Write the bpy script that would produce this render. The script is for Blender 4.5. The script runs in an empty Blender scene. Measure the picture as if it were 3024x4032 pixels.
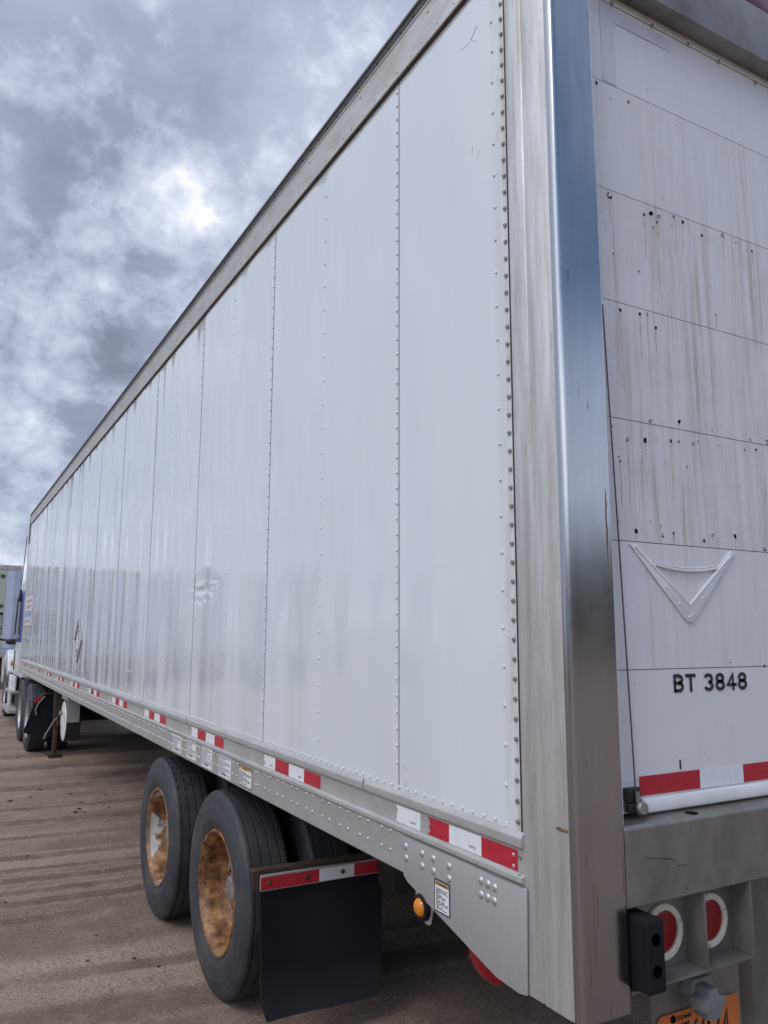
import bpy, bmesh, math, random
from mathutils import Vector, Matrix, Euler, noise
from math import radians as RD, pi, sin, cos, hypot
random.seed(7)
sc = bpy.context.scene
C = sc.collection
# ------------------------------------------------------------------ camera
CAM = Vector((-1.3036, -1.4231, 1.794)); ROT = Euler((1.7245, -0.0031, -0.5088), 'XYZ'); FPX = 3083.85
cd = bpy.data.cameras.new('camera'); cam = bpy.data.objects.new('camera', cd); C.objects.link(cam)
cam.location = CAM; cam.rotation_euler = ROT
cd.sensor_fit = 'VERTICAL'; cd.sensor_height = 36; cd.sensor_width = 27; cd.lens = FPX / 4032 * 36
cd.clip_start = .05; cd.clip_end = 3000
sc.camera = cam
RM = ROT.to_matrix()
def ray(px, py): return RM @ Vector(((px - 1512) / FPX, -(py - 2016) / FPX, -1))
def U(px, py, ax, val):                 # a photo pixel, on a plane whose place is known
    d = ray(px, py); return CAM + d * ((val - CAM[ax]) / d[ax])
# ------------------------------------------------------------------ node helpers
def nn(nt, t, **kw):
    n = nt.nodes.new(t)
    for k, v in kw.items():
        if k.startswith('i_'):
            key = k[2:]; n.inputs[int(key) if key.isdigit() else key.replace('_', ' ')].default_value = v
        else: setattr(n, k, v)
    return n
def lk(nt, a, b): nt.links.new(a, b)
def mth(nt, op, a, b=None, clamp=False):
    n = nt.nodes.new('ShaderNodeMath'); n.operation = op; n.use_clamp = clamp
    for i, s in enumerate((a, b)):
        if s is None: continue
        if isinstance(s, (int, float)): n.inputs[i].default_value = s
        else: nt.links.new(s, n.inputs[i])
    return n.outputs[0]
def mixc(nt, f, a, b, mode='MIX'):
    n = nt.nodes.new('ShaderNodeMix'); n.data_type = 'RGBA'; n.blend_type = mode
    for s, i in ((f, 0), (a, 6), (b, 7)):
        if isinstance(s, (int, float)): n.inputs[i].default_value = s
        elif isinstance(s, tuple): n.inputs[i].default_value = (*s[:3], 1)
        else: nt.links.new(s, n.inputs[i])
    return n.outputs[2]
def noi(nt, co, scale, detail=3, sc3=None, rough=.5, dist=0, off=(0, 0, 0)):
    if sc3 or off != (0, 0, 0):
        m = nn(nt, 'ShaderNodeMapping'); m.inputs['Scale'].default_value = sc3 or (1, 1, 1); m.inputs['Location'].default_value = off
        lk(nt, co, m.inputs[0]); co = m.outputs[0]
    n = nn(nt, 'ShaderNodeTexNoise'); n.inputs['Scale'].default_value = scale; n.inputs['Detail'].default_value = detail
    n.inputs['Roughness'].default_value = rough; n.inputs['Distortion'].default_value = dist
    lk(nt, co, n.inputs['Vector']); return n.outputs[0]
def ramp(nt, f, stops, interp='LINEAR'):
    n = nn(nt, 'ShaderNodeValToRGB'); cr = n.color_ramp; cr.interpolation = interp
    while len(cr.elements) < len(stops): cr.elements.new(.5)
    for e, (p, c) in zip(cr.elements, stops):
        e.position = p; e.color = (c, c, c, 1) if isinstance(c, (int, float)) else (*c, 1)
    lk(nt, f, n.inputs[0]); return n.outputs[0]
def rng(nt, f, a, b, c=0., d=1.):
    n = nn(nt, 'ShaderNodeMapRange'); n.clamp = True
    for i, v in enumerate((a, b, c, d)): n.inputs[i + 1].default_value = v
    lk(nt, f, n.inputs[0]); return n.outputs[0]
# ------------------------------------------------------------------ sky, sun, exposure
SUN_EL, SUN_AZ = 48, -112               # degrees; azimuth from +Y, negative = left of the trailer
w = bpy.data.worlds.new('World'); sc.world = w; w.use_nodes = True
nt = w.node_tree; nt.nodes.clear()
out = nn(nt, 'ShaderNodeOutputWorld'); bg = nn(nt, 'ShaderNodeBackground')
sky = nn(nt, 'ShaderNodeTexSky'); sky.sky_type = 'NISHITA'; sky.sun_disc = False
sky.sun_elevation = RD(SUN_EL); sky.sun_rotation = RD(SUN_AZ); sky.air_density = 1; sky.dust_density = .6; sky.ozone_density = 2
tc = nn(nt, 'ShaderNodeTexCoord'); D = tc.outputs['Generated']
sep = nn(nt, 'ShaderNodeSeparateXYZ'); lk(nt, D, sep.inputs[0])
den = mth(nt, 'ADD', mth(nt, 'MAXIMUM', sep.outputs[2], 0), .42)
cv = nn(nt, 'ShaderNodeCombineXYZ')
lk(nt, mth(nt, 'DIVIDE', sep.outputs[0], den), cv.inputs[0]); lk(nt, mth(nt, 'DIVIDE', sep.outputs[1], den), cv.inputs[1])
P = cv.outputs[0]
n1 = noi(nt, P, 1.9, 9, rough=.52, dist=.1, off=(3.1, 1.7, 0))
n2 = noi(nt, P, 6.5, 9, rough=.58, dist=.15, off=(9.3, 4.1, 2))
n3 = noi(nt, D, 17, 8, rough=.62, dist=.2, off=(1, 5, 2))
val = mth(nt, 'ADD', mth(nt, 'MULTIPLY', mth(nt, 'SUBTRACT', n1, .5), .95), mth(nt, 'MULTIPLY', mth(nt, 'SUBTRACT', n2, .5), .5))
val = mth(nt, 'ADD', val, mth(nt, 'MULTIPLY', mth(nt, 'SUBTRACT', n3, .5), .2))
val = mth(nt, 'ADD', val, .43)
# the brighter and darker cloud banks seen ahead (centre of each in the photograph, width, strength)
LOBES = [(675, 720, .0022, .13), (590, 820, .003, .15), (520, 930, .003, .24), (780, 860, .0025, .10), (850, 650, .0022, .24), (900, 960, .002, .22), (440, 975, .002, .26), (690, 1030, .002, .2), (640, 1150, .003, .2),
         (30, 1320, .003, .34), (110, 1420, .002, .26), (50, 1520, .002, .3), (250, 1215, .0018, .2), (330, 1260, .0018, .16), (40, 2040, .006, .34), (150, 1990, .003, .16), (30, 400, .0012, .3), (430, 50, .0025, .2), (250, 170, .0015, .14),
         (380, 480, .018, -.14), (170, 1000, .007, -.2), (170, 1640, .005, -.2), (1350, 250, .012, .1)]
wn = nn(nt, 'ShaderNodeTexNoise'); wn.inputs['Scale'].default_value = 5.5; wn.inputs['Detail'].default_value = 7; wn.inputs['Roughness'].default_value = .62; lk(nt, D, wn.inputs['Vector'])
w1 = nn(nt, 'ShaderNodeVectorMath', operation='SUBTRACT'); lk(nt, wn.outputs['Color'], w1.inputs[0]); w1.inputs[1].default_value = (.5, .5, .5)
w2 = nn(nt, 'ShaderNodeVectorMath', operation='SCALE'); lk(nt, w1.outputs[0], w2.inputs[0]); w2.inputs['Scale'].default_value = .3
w3 = nn(nt, 'ShaderNodeVectorMath', operation='ADD'); lk(nt, w2.outputs[0], w3.inputs[0]); lk(nt, D, w3.inputs[1])
w4 = nn(nt, 'ShaderNodeVectorMath', operation='NORMALIZE'); lk(nt, w3.outputs[0], w4.inputs[0])
lob = mth(nt, 'ADD', 0, 0)
for px, py, wd, am in LOBES:
    d = ray(px, py).normalized()
    v = nn(nt, 'ShaderNodeVectorMath', operation='DOT_PRODUCT'); lk(nt, w4.outputs[0], v.inputs[0]); v.inputs[1].default_value = d
    e = mth(nt, 'POWER', 2.71828, mth(nt, 'DIVIDE', mth(nt, 'SUBTRACT', v.outputs['Value'], 1), wd))
    if am < 0: val = mth(nt, 'ADD', val, mth(nt, 'MULTIPLY', e, am))
    else: lob = mth(nt, 'ADD', lob, mth(nt, 'MULTIPLY', e, am * .7))
puff = mth(nt, 'ADD', mth(nt, 'ADD', lob, mth(nt, 'MULTIPLY', mth(nt, 'SUBTRACT', n2, .5), 1.5)), mth(nt, 'MULTIPLY', mth(nt, 'SUBTRACT', n3, .5), 1.7))
val = mth(nt, 'ADD', val, mth(nt, 'MULTIPLY', rng(nt, puff, .10, .95), .6))
val = mth(nt, 'ADD', val, mth(nt, 'MULTIPLY', rng(nt, sep.outputs[2], .16, .0), .12))      # thinner, lighter cloud near the horizon
sd = Vector((sin(RD(SUN_AZ)) * cos(RD(SUN_EL)), cos(RD(SUN_AZ)) * cos(RD(SUN_EL)), sin(RD(SUN_EL))))
v = nn(nt, 'ShaderNodeVectorMath', operation='DOT_PRODUCT'); lk(nt, D, v.inputs[0]); v.inputs[1].default_value = sd
glow = mth(nt, 'MULTIPLY', rng(nt, v.outputs['Value'], .35, 1.0), .5)
val = mth(nt, 'ADD', val, glow)
cc = ramp(nt, val, [(.0, (.17, .196, .265)), (.2, (.232, .268, .36)), (.4, (.335, .382, .495)), (.6, (.43, .48, .585)), (.8, (.57, .61, .70)), (1., (.80, .81, .835))])
bst = mth(nt, 'ADD', 1, mth(nt, 'MULTIPLY', glow, 1.3))
bst = mth(nt, 'MULTIPLY', bst, rng(nt, sep.outputs[1], .2, -.5, 1., 1.5))      # cloud lit from the front, on the open side of the sky
ccb = nn(nt, 'ShaderNodeVectorMath', operation='SCALE'); lk(nt, cc, ccb.inputs[0]); lk(nt, bst, ccb.inputs['Scale'])
sk = nn(nt, 'ShaderNodeVectorMath', operation='SCALE'); lk(nt, sky.outputs[0], sk.inputs[0]); sk.inputs['Scale'].default_value = .105
# clouds break up towards the open sky behind the trailer
cover = mth(nt, 'ADD', mth(nt, 'MULTIPLY', sep.outputs[1], 1.1), mth(nt, 'MULTIPLY', mth(nt, 'SUBTRACT', n1, .5), 1.6))
cover = rng(nt, cover, -.7, .1)
cover = mth(nt, 'MAXIMUM', cover, rng(nt, mth(nt, 'ADD', sep.outputs[2], mth(nt, 'MULTIPLY', mth(nt, 'SUBTRACT', n2, .5), .2)), .40, .30))
lk(nt, mixc(nt, cover, sk.outputs[0], ccb.outputs[0]), bg.inputs[0]); bg.inputs[1].default_value = 1.0
lk(nt, bg.outputs[0], out.inputs[0])
sl = bpy.data.lights.new('sun', 'SUN'); sl.energy = .6; sl.angle = RD(20); sl.color = (1, .965, .92)
so = bpy.data.objects.new('sun', sl); C.objects.link(so); so.rotation_euler = sd.to_track_quat('Z', 'Y').to_euler(); so.location = (-8, 8, 20)
sc.view_settings.view_transform = 'Standard'; sc.view_settings.look = 'None'; sc.view_settings.gamma = 1; sc.view_settings.exposure = .45
sc.view_settings.use_curve_mapping = False
# ------------------------------------------------------------------ materials
def base_mat(name):
    m = bpy.data.materials.new(name); m.use_nodes = True; nt = m.node_tree
    b = nt.nodes['Principled BSDF']; t = nn(nt, 'ShaderNodeTexCoord')
    return m, nt, b, t.outputs['Object']
def bump(nt, b, h, strength, dist, prev=None):
    n = nn(nt, 'ShaderNodeBump'); n.inputs['Strength'].default_value = strength; n.inputs['Distance'].default_value = dist
    lk(nt, h, n.inputs['Height'])
    if prev: lk(nt, prev, n.inputs['Normal'])
    lk(nt, n.outputs[0], b.inputs['Normal']); return n.outputs[0]
def simple(name, col, rough=.5, metal=0, var=.12, nscale=12, bmp=.0, sc3=None, rvar=.1, dirt=None, dirt_amt=.4, **kw):
    m, nt, b, co = base_mat(name)
    n = noi(nt, co, nscale, 5, sc3)
    f = rng(nt, n, .3, .7, 1 - var, 1 + var)
    v = nn(nt, 'ShaderNodeVectorMath', operation='SCALE'); v.inputs[0].default_value = col; lk(nt, f, v.inputs['Scale'])
    c = v.outputs[0]
    if dirt:
        n2 = noi(nt, co, nscale * .6, 6, sc3, rough=.65, off=(4, 2, 7))
        c = mixc(nt, mth(nt, 'MULTIPLY', rng(nt, n2, .48, .7), dirt_amt), c, dirt)
    lk(nt, c, b.inputs['Base Color'])
    lk(nt, rng(nt, n, .3, .7, max(rough - rvar, .02), min(rough + rvar, 1)), b.inputs['Roughness'])
    b.inputs['Metallic'].default_value = metal
    for k, x in kw.items(): b.inputs[k.replace('_', ' ')].default_value = x
    if bmp: bump(nt, b, noi(nt, co, nscale * 4, 4, sc3), bmp, .004)
    return m
M = {}
# glossy white side skin with slow waves between the rivet rows
m, nt, b, co = base_mat('white_side_paint')
g1 = noi(nt, co, 1, 4, (1, 9, .8)); g2 = noi(nt, co, 1, 6, (1, 11, 1.3), rough=.6, off=(2, 3, 5)); spk = noi(nt, co, 34, 5, (1, 1, .7), rough=.75)
c = mixc(nt, mth(nt, 'MULTIPLY', rng(nt, g2, .56, .8), .16), (.655, .70, .725), (.50, .50, .48))
c = mixc(nt, mth(nt, 'MULTIPLY', rng(nt, spk, .69, .76), .35), c, (.34, .33, .32))
sp = nn(nt, 'ShaderNodeSeparateXYZ'); lk(nt, co, sp.inputs[0])
edge = mth(nt, 'MULTIPLY', rng(nt, sp.outputs[1], .275, .205), rng(nt, noi(nt, co, 6, 5, (1, 6, .6), rough=.7), .38, .66))
c = mixc(nt, mth(nt, 'MULTIPLY', edge, .9), c, (.40, .34, .25))
lk(nt, c, b.inputs['Base Color']); lk(nt, rng(nt, g1, .3, .7, .06, .12), b.inputs['Roughness'])
b.inputs['IOR'].default_value = 1.5; b.inputs['Coat Weight'].default_value = .2; b.inputs['Coat Roughness'].default_value = .03
wv = noi(nt, co, 1, 0, (1, 2.4, .5)); wv2 = noi(nt, co, 1, 0, (1, 6, 1.3), off=(5, 1, 2))
b1 = bump(nt, b, wv, 1, .045); bump(nt, b, wv2, 1, .016, b1)
M['side'] = m
# rear door paint, with run-down grime
def door_paint(name, amt, warm):
    m, nt, b, co = base_mat(name)
    s1 = noi(nt, co, 1, 6, (38, 1, 1.1), rough=.62); s2 = noi(nt, co, 1, 5, (11, 1, .9), rough=.6, off=(3, 1, 2)); s3 = noi(nt, co, 5, 6, rough=.7)
    s4 = noi(nt, co, 1, 3, (46, 1, 1.6), rough=.5, dist=1.3, off=(7, 2, 3))
    f = mth(nt, 'MULTIPLY', rng(nt, s1, .42, .68), rng(nt, s2, .34, .6))
    f = mth(nt, 'ADD', mth(nt, 'MULTIPLY', f, .5 * amt), mth(nt, 'MULTIPLY', rng(nt, s3, .45, .75), .22 * amt))
    f = mth(nt, 'ADD', f, mth(nt, 'MULTIPLY', mth(nt, 'MULTIPLY', rng(nt, s4, .57, .62), rng(nt, s2, .42, .55)), .3 * amt), clamp=True)
    c = mixc(nt, f, (.70, .705, .71), (.36, .30, .235) if warm else (.42, .41, .40))
    sp = noi(nt, co, 60, 3, rough=.7)
    c = mixc(nt, mth(nt, 'MULTIPLY', rng(nt, sp, .68, .74), .6), c, (.2, .18, .16))
    lk(nt, c, b.inputs['Base Color']); b.inputs['Roughness'].default_value = .42; b.inputs['Specular IOR Level'].default_value = .35
    bump(nt, b, noi(nt, co, 4, 3), .35, .006); return m
M['door_clean'] = door_paint('door_paint_clean', .18, False); M['door_mid'] = door_paint('door_paint_grimy', .45, True); M['door_dirty'] = door_paint('door_paint_streaked', 1.05, True)
# stainless corner wrap
m, nt, b, co = base_mat('stainless_steel')
s1 = noi(nt, co, 1, 5, (26, 26, .9), rough=.6); s2 = noi(nt, co, 1, 6, (60, 60, 9), rough=.6, off=(3, 1, 4)); s3 = noi(nt, co, 2.4, 5, rough=.65)
c = mixc(nt, mth(nt, 'MULTIPLY', rng(nt, s1, .4, .7), .35), (.46, .47, .49), (.35, .335, .32))
c = mixc(nt, mth(nt, 'MULTIPLY', rng(nt, s2, .66, .72), .75), c, (.16, .13, .10))
lk(nt, c, b.inputs['Base Color']); b.inputs['Metallic'].default_value = 1
lk(nt, rng(nt, s3, .3, .7, .14, .24), b.inputs['Roughness'])
bump(nt, b, noi(nt, co, 1, 3, (4, 4, 1.4)), .5, .006); M['steel'] = m
# weathered aluminium extrusion
def alu(name, col, dark, rough, sc3, amt):
    m, nt, b, co = base_mat(name)
    s1 = noi(nt, co, 1, 7, sc3, rough=.65); s2 = noi(nt, co, 1, 6, tuple(x * 2.7 for x in sc3), rough=.7, off=(3, 6, 1)); s3 = noi(nt, co, 160, 3)
    c = mixc(nt, mth(nt, 'MULTIPLY', rng(nt, s1, .38, .68), amt), col, dark)
    c = mixc(nt, mth(nt, 'MULTIPLY', rng(nt, s2, .62, .72), amt * .9), c, tuple(x * .5 for x in dark))
    c = mixc(nt, mth(nt, 'MULTIPLY', rng(nt, s3, .55, .8), .25), c, tuple(x * .6 for x in dark))
    lk(nt, c, b.inputs['Base Color']); b.inputs['Metallic'].default_value = .55
    lk(nt, rng(nt, s1, .3, .7, rough - .08, rough + .12), b.inputs['Roughness'])
    bump(nt, b, s2, .25, .002); return m
M['post'] = alu('weathered_post_aluminium', (.66, .655, .645), (.34, .322, .305), .46, (30, 30, 2.4), .7)
M['rail'] = alu('weathered_rail_aluminium', (.50, .495, .485), (.33, .315, .30), .58, (14, 5, 14), .55)
M['gusset'] = alu('grey_gusset_steel', (.56, .565, .58), (.43, .42, .41), .38, (9, 9, 1.5), .4)
M['box'] = alu('grey_box_steel', (.29, .278, .262), (.15, .137, .122), .34, (5, 5, 3), .95)
M['side_rivet'] = simple('painted_rivet', (.66, .675, .70), .3, 0, .08, 40)
M['rivet'] = simple('rivet_metal', (.50, .505, .52), .42, .7, .2, 40)
M['bolt'] = simple('bolt_head_steel', (.40, .385, .37), .42, .8, .3, 60, dirt=(.16, .10, .06))
M['white'] = simple('white_paint', (.74, .75, .76), .3, 0, .06, 8, dirt=(.45, .43, .4), dirt_amt=.25)
M['darkstrip'] = simple('dark_roof_strip', (.055, .057, .062), .55, .2, .2, 12)  # roof strip tone includes the shade under the overhang
M['edge'] = simple('olive_roof_edge', (.20, .20, .17), .5, .4, .2, 12)
M['seamline'] = simple('grey_seam_sealant', (.20, .21, .23), .6)
M['seal'] = simple('black_sealant', (.025, .023, .026), .6)
M['rubber'] = simple('black_rubber', (.0075, .008, .0105), .7, 0, .3, 18, .15, Specular_IOR_Level=.25)
m, nt, b, co = base_mat('mudflap_rubber')
s1 = noi(nt, co, 4, 6, rough=.65); sp = nn(nt, 'ShaderNodeSeparateXYZ'); lk(nt, co, sp.inputs[0])
dst = mth(nt, 'MULTIPLY', rng(nt, mth(nt, 'ADD', sp.outputs[2], mth(nt, 'MULTIPLY', mth(nt, 'SUBTRACT', s1, .5), .3)), .34, .14), .8)
c = mixc(nt, rng(nt, s1, .3, .7), (.006, .0075, .012), (.011, .013, .019)); c = mixc(nt, dst, c, (.030, .034, .041))
lk(nt, c, b.inputs['Base Color']); b.inputs['Roughness'].default_value = .6; b.inputs['Specular IOR Level'].default_value = .25; bump(nt, b, noi(nt, co, 9, 4), .15, .01); M['flap'] = m
m, nt, b, co = base_mat('tyre_rubber')
s1 = noi(nt, co, 9, 6, rough=.7); s2 = noi(nt, co, 2.2, 4)
c = mixc(nt, rng(nt, s1, .35, .7), (.025, .027, .031), (.048, .051, .059))
c = mixc(nt, mth(nt, 'MULTIPLY', rng(nt, s2, .5, .75), .5), c, (.10, .085, .07))
lk(nt, c, b.inputs['Base Color']); b.inputs['Roughness'].default_value = .62; bump(nt, b, noi(nt, co, 70, 4), .2, .003); M['tyre'] = m
def rusty(name, lo, hi, paint, grad=0.):
    m, nt, b, co = base_mat(name)
    s1 = noi(nt, co, 7, 8, rough=.68); s2 = noi(nt, co, 13, 8, rough=.72, off=(2, 4, 1)); s3 = noi(nt, co, 3, 3, off=(6, 6, 2))
    rust = ramp(nt, s2, [(.26, (.022, .009, .005)), (.42, (.085, .033, .013)), (.56, (.27, .122, .038)), (.74, (.52, .35, .16))])
    sp = nn(nt, 'ShaderNodeSeparateXYZ'); lk(nt, co, sp.inputs[0])
    f = rng(nt, mth(nt, 'ADD', mth(nt, 'ADD', mth(nt, 'MULTIPLY', s1, .6), mth(nt, 'MULTIPLY', s3, .5)), mth(nt, 'MULTIPLY', sp.outputs[2], grad)), lo, hi)
    rl = nn(nt, 'ShaderNodeVectorMath', operation='MULTIPLY'); lk(nt, co, rl.inputs[0]); rl.inputs[1].default_value = (0, 1, 1)
    rv = nn(nt, 'ShaderNodeVectorMath', operation='LENGTH'); lk(nt, rl.outputs[0], rv.inputs[0])
    f = mth(nt, 'MAXIMUM', f, rng(nt, rv.outputs['Value'], .268, .276, 0, .92))
    lk(nt, mixc(nt, f, paint, rust), b.inputs['Base Color']); lk(nt, rng(nt, f, 0, 1, .3, .5), b.inputs['Roughness'])
    bump(nt, b, s2, .3, .003); return m
M['rim'] = rusty('rusty_white_rim', .34, .50, (.44, .36, .22)); M['rimB'] = rusty('half_rusted_white_rim', .56, .61, (.55, .55, .53), -.30)
M['rustiron'] = simple('rusted_iron', (.075, .045, .03), .75, .1, .35, 14, .2, dirt=(.14, .07, .035))
M['red'] = simple('red_reflective_tape', (.44, .018, .035), .35, 0, .1, 40); M['wtape'] = simple('white_reflective_tape', (.74, .76, .79), .35, 0, .05, 60)
M['redlens'] = simple('red_lamp_lens', (.22, .002, .010), .22, 0, .06, 40, .05)
M['amber'] = simple('amber_lamp_lens', (.75, .24, .02), .2, 0, .15, 60, Transmission_Weight=.15)
M['cream'] = simple('cream_lamp_flange', (.62, .585, .47), .4, 0, .06, 30)
M['paper'] = simple('white_label_paper', (.72, .73, .74), .45, 0, .06, 30, dirt=(.5, .48, .45), dirt_amt=.3)
M['gold'] = simple('amber_label_header', (.55, .30, .06), .45); M['tan'] = simple('faded_label_header', (.42, .27, .13), .45)
M['ink'] = simple('black_ink', (.02, .02, .025), .5); M['navy'] = simple('dark_label_border', (.06, .065, .09), .5)
M['greyink'] = simple('grey_ink', (.22, .22, .24), .5)
M['orange'] = simple('orange_plate_paint', (.62, .16, .03), .4, 0, .08, 20, dirt=(.35, .1, .03))
M['pgrey'] = simple('grey_plastic_lamp', (.185, .198, .194), .5, 0, .08, 30)
M['maroon'] = simple('maroon_lens', (.10, .012, .03), .3)
M['tape_grey'] = simple('grey_clear_tape', (.58, .60, .64), .35, 0, .05, 20)
M['hole'] = simple('dark_hole', (.012, .010, .009), .9, Specular_IOR_Level=.05); M['pit'] = simple('bolt_hole_shade_black', (.0012, .0012, .0015), .95, Specular_IOR_Level=.0)
M['flange'] = simple('chipped_paint_rim', (.62, .63, .65), .5)
M['scuff'] = simple('grey_scuff', (.40, .415, .43), .6)
M['stain'] = simple('rust_stain', (.19, .11, .07), .7, .0, .4, 40)
M['cable'] = simple('steel_cable', (.13, .10, .11), .5, .5)
M['dark'] = simple('dark_chassis_paint', (.022, .022, .024), .6, .1, .3, 10, dirt=(.06, .05, .04))
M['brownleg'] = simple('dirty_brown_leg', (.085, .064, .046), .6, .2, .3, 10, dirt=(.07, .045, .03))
M['mirror'] = simple('mirror_glass', (.75, .85, .9), .04, 1, .02); M['glass'] = simple('dark_cab_glass', (.03, .04, .06), .06)
M['blue'] = simple('blue_cab_paint', (.035, .055, .30), .32, 0, .1, 6); M['black'] = simple('black_plastic', (.012, .013, .015), .45)
M['truckwhite'] = simple('white_truck_paint', (.72, .74, .76), .22, 0, .05, 5, dirt=(.5, .48, .45), dirt_amt=.25)
M['steptread'] = simple('grey_step_aluminium', (.42, .40, .38), .5, .3, .2, 20); M['alurim'] = simple('bright_wheel_aluminium', (.40, .40, .41), .5, .5, .15, 12)
M['palegreen'] = simple('pale_green_panel', (.40, .45, .36), .4, 0, .05, 4); M['lav'] = simple('pale_blue_white_panel', (.50, .54, .66), .35, 0, .05, 4)
M['lavd'] = simple('blue_grey_corner_post', (.36, .40, .52), .4, 0, .08, 8, dirt=(.2, .22, .3), dirt_amt=.6)
M['greywall'] = simple('grey_trailer_skin', (.42, .45, .50), .35, 0, .05, 4); M['clod'] = simple('dark_mud', (.05, .037, .03), .9, 0, .3, 60, .3)
M['orangetxt'] = simple('faded_orange_print', (.46, .28, .25), .5); M['bluetxt'] = simple('blue_print', (.20, .32, .50), .5); M['stickerw'] = simple('sticker_white', (.62, .66, .69), .35)
# ------------------------------------------------------------------ mesh helpers
def lerp(a, b_, t): return a + (b_ - a) * t
class MB:
    def __init__(s): s.v = []; s.f = []; s.mi = []; s.cur = 0
    def add(s, vs, fs):
        o = len(s.v); s.v += [tuple(v) for v in vs]
        for f in fs: s.f.append(tuple(i + o for i in f)); s.mi.append(s.cur)
        return s
    def box(s, x0, x1, y0, y1, z0, z1, rot=None, piv=None):
        vs = [Vector((x, y, z)) for z in (z0, z1) for y in (y0, y1) for x in (x0, x1)]
        if rot: vs = [rot @ (v - piv) + piv for v in vs]
        return s.add(vs, [(0, 2, 3, 1), (4, 5, 7, 6), (0, 1, 5, 4), (2, 6, 7, 3), (0, 4, 6, 2), (1, 3, 7, 5)])
    def prism(s, pts, ax, a, b):           # 2-D outline (the two other axes, in order) from a to b along ax
        o = [i for i in range(3) if i != ax]; n = len(pts); vs = []
        for t in (a, b):
            for p in pts:
                v = [0, 0, 0]; v[ax] = t; v[o[0]] = p[0]; v[o[1]] = p[1]; vs.append(v)
        fs = [(i, (i + 1) % n, n + (i + 1) % n, n + i) for i in range(n)]
        return s.add(vs, fs + [tuple(range(n))[::-1], tuple(range(n, 2 * n))])
    def lathe(s, prof, c, ax, n=32, wob=None, arc=None):       # prof: (radius, offset along ax)
        o = [i for i in range(3) if i != ax]; vs = []; k = len(prof)
        for j in range(n):
            t = 2 * pi * j / n
            for q, (r, d) in enumerate(prof):
                if wob: r, d = wob(q, r, d, j)
                v = list(c); v[ax] += d; v[o[0]] += r * cos(t); v[o[1]] += r * sin(t); vs.append(v)
        fs = [(j * k + q, j * k + q + 1, ((j + 1) % n) * k + q + 1, ((j + 1) % n) * k + q) for j in range(n) for q in range(k - 1)]
        return s.add(vs, fs)
    def cyl(s, c, ax, r, a, b, n=24): return s.lathe([(0.0005, a), (r, a), (r, b), (0.0005, b)], c, ax, n)
    def tube(s, pts, r, n=8):
        pts = [Vector(p) for p in pts]; vs = []
        for i, p in enumerate(pts):
            d = (pts[min(i + 1, len(pts) - 1)] - pts[max(i - 1, 0)]).normalized()
            u = d.orthogonal().normalized() if i == 0 else (u - d * u.dot(d)).normalized()
            w_ = d.cross(u)
            vs += [p + (u * cos(2 * pi * j / n) + w_ * sin(2 * pi * j / n)) * r for j in range(n)]
        m = len(pts)
        fs = [(i * n + j, i * n + (j + 1) % n, (i + 1) * n + (j + 1) % n, (i + 1) * n + j) for i in range(m - 1) for j in range(n)]
        return s.add(vs, fs + [tuple(range(n))[::-1], tuple(range((m - 1) * n, m * n))])
    def poly(s, pts): return s.add(pts, [tuple(range(len(pts)))])
    def mesh(s, name, mats, bevel=0, smooth=True, seg=2, angle=35):
        me = bpy.data.meshes.new(name); me.from_pydata(s.v, [], s.f)
        for m in (mats if isinstance(mats, (list, tuple)) else [mats]): me.materials.append(m)
        for p, i in zip(me.polygons, s.mi): p.material_index = i
        bm = bmesh.new(); bm.from_mesh(me)
        bmesh.ops.remove_doubles(bm, verts=bm.verts, dist=1e-5); bmesh.ops.recalc_face_normals(bm, faces=bm.faces)
        if bevel: bmesh.ops.bevel(bm, geom=[e for e in bm.edges if len(e.link_faces) == 2 and e.calc_face_angle(0) > .5], offset=bevel, segments=seg, affect='EDGES', profile=.6, clamp_overlap=True)
        bm.to_mesh(me); bm.free()
        if smooth:
            for p in me.polygons: p.use_smooth = True
            me.set_sharp_from_angle(angle=RD(angle))
        return me
    def build(s, name, mats, parent=None, bevel=0, **kw): return link(name, s.mesh(name, mats, bevel, **kw), parent)
WORLD = {}
def wloc(o): return WORLD.get(o.name, Vector((0, 0, 0)))
def link(name, data, parent=None, loc=(0, 0, 0), rot=None, scale=None):
    o = bpy.data.objects.new(name, data); C.objects.link(o); loc = Vector(loc)
    WORLD[o.name] = loc
    if parent: o.parent = parent; o.location = loc - wloc(parent)
    else: o.location = loc
    if rot: o.rotation_euler = rot
    if scale: o.scale = (scale,) * 3 if isinstance(scale, (int, float)) else scale
    return o
def tag(o, label, cat, group=None, kind=None):
    if label: o['label'] = label
    if cat: o['category'] = cat
    if group: o['group'] = group
    if kind: o['kind'] = kind
    return o
def thing(name, loc, label, cat, group=None):
    o = link(name, None, None, loc); o.empty_display_size = .3; return tag(o, label, cat, group)
def text_mesh(body, size, mat, bold=.0, xs=1.0, align='LEFT', extrude=.0004):
    cu = bpy.data.curves.new('text', 'FONT'); cu.body = body; cu.size = size; cu.offset = bold; cu.extrude = extrude; cu.align_x = align
    cu.resolution_u = 4
    o = bpy.data.objects.new('text', cu); C.objects.link(o)
    dg = bpy.context.evaluated_depsgraph_get(); dg.update()
    me = bpy.data.meshes.new_from_object(o.evaluated_get(dg)); bpy.data.objects.remove(o); bpy.data.curves.remove(cu)
    me.transform(Matrix.Diagonal((xs, 1, 1, 1)))
    me.materials.clear(); me.materials.append(mat); return me
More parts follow.
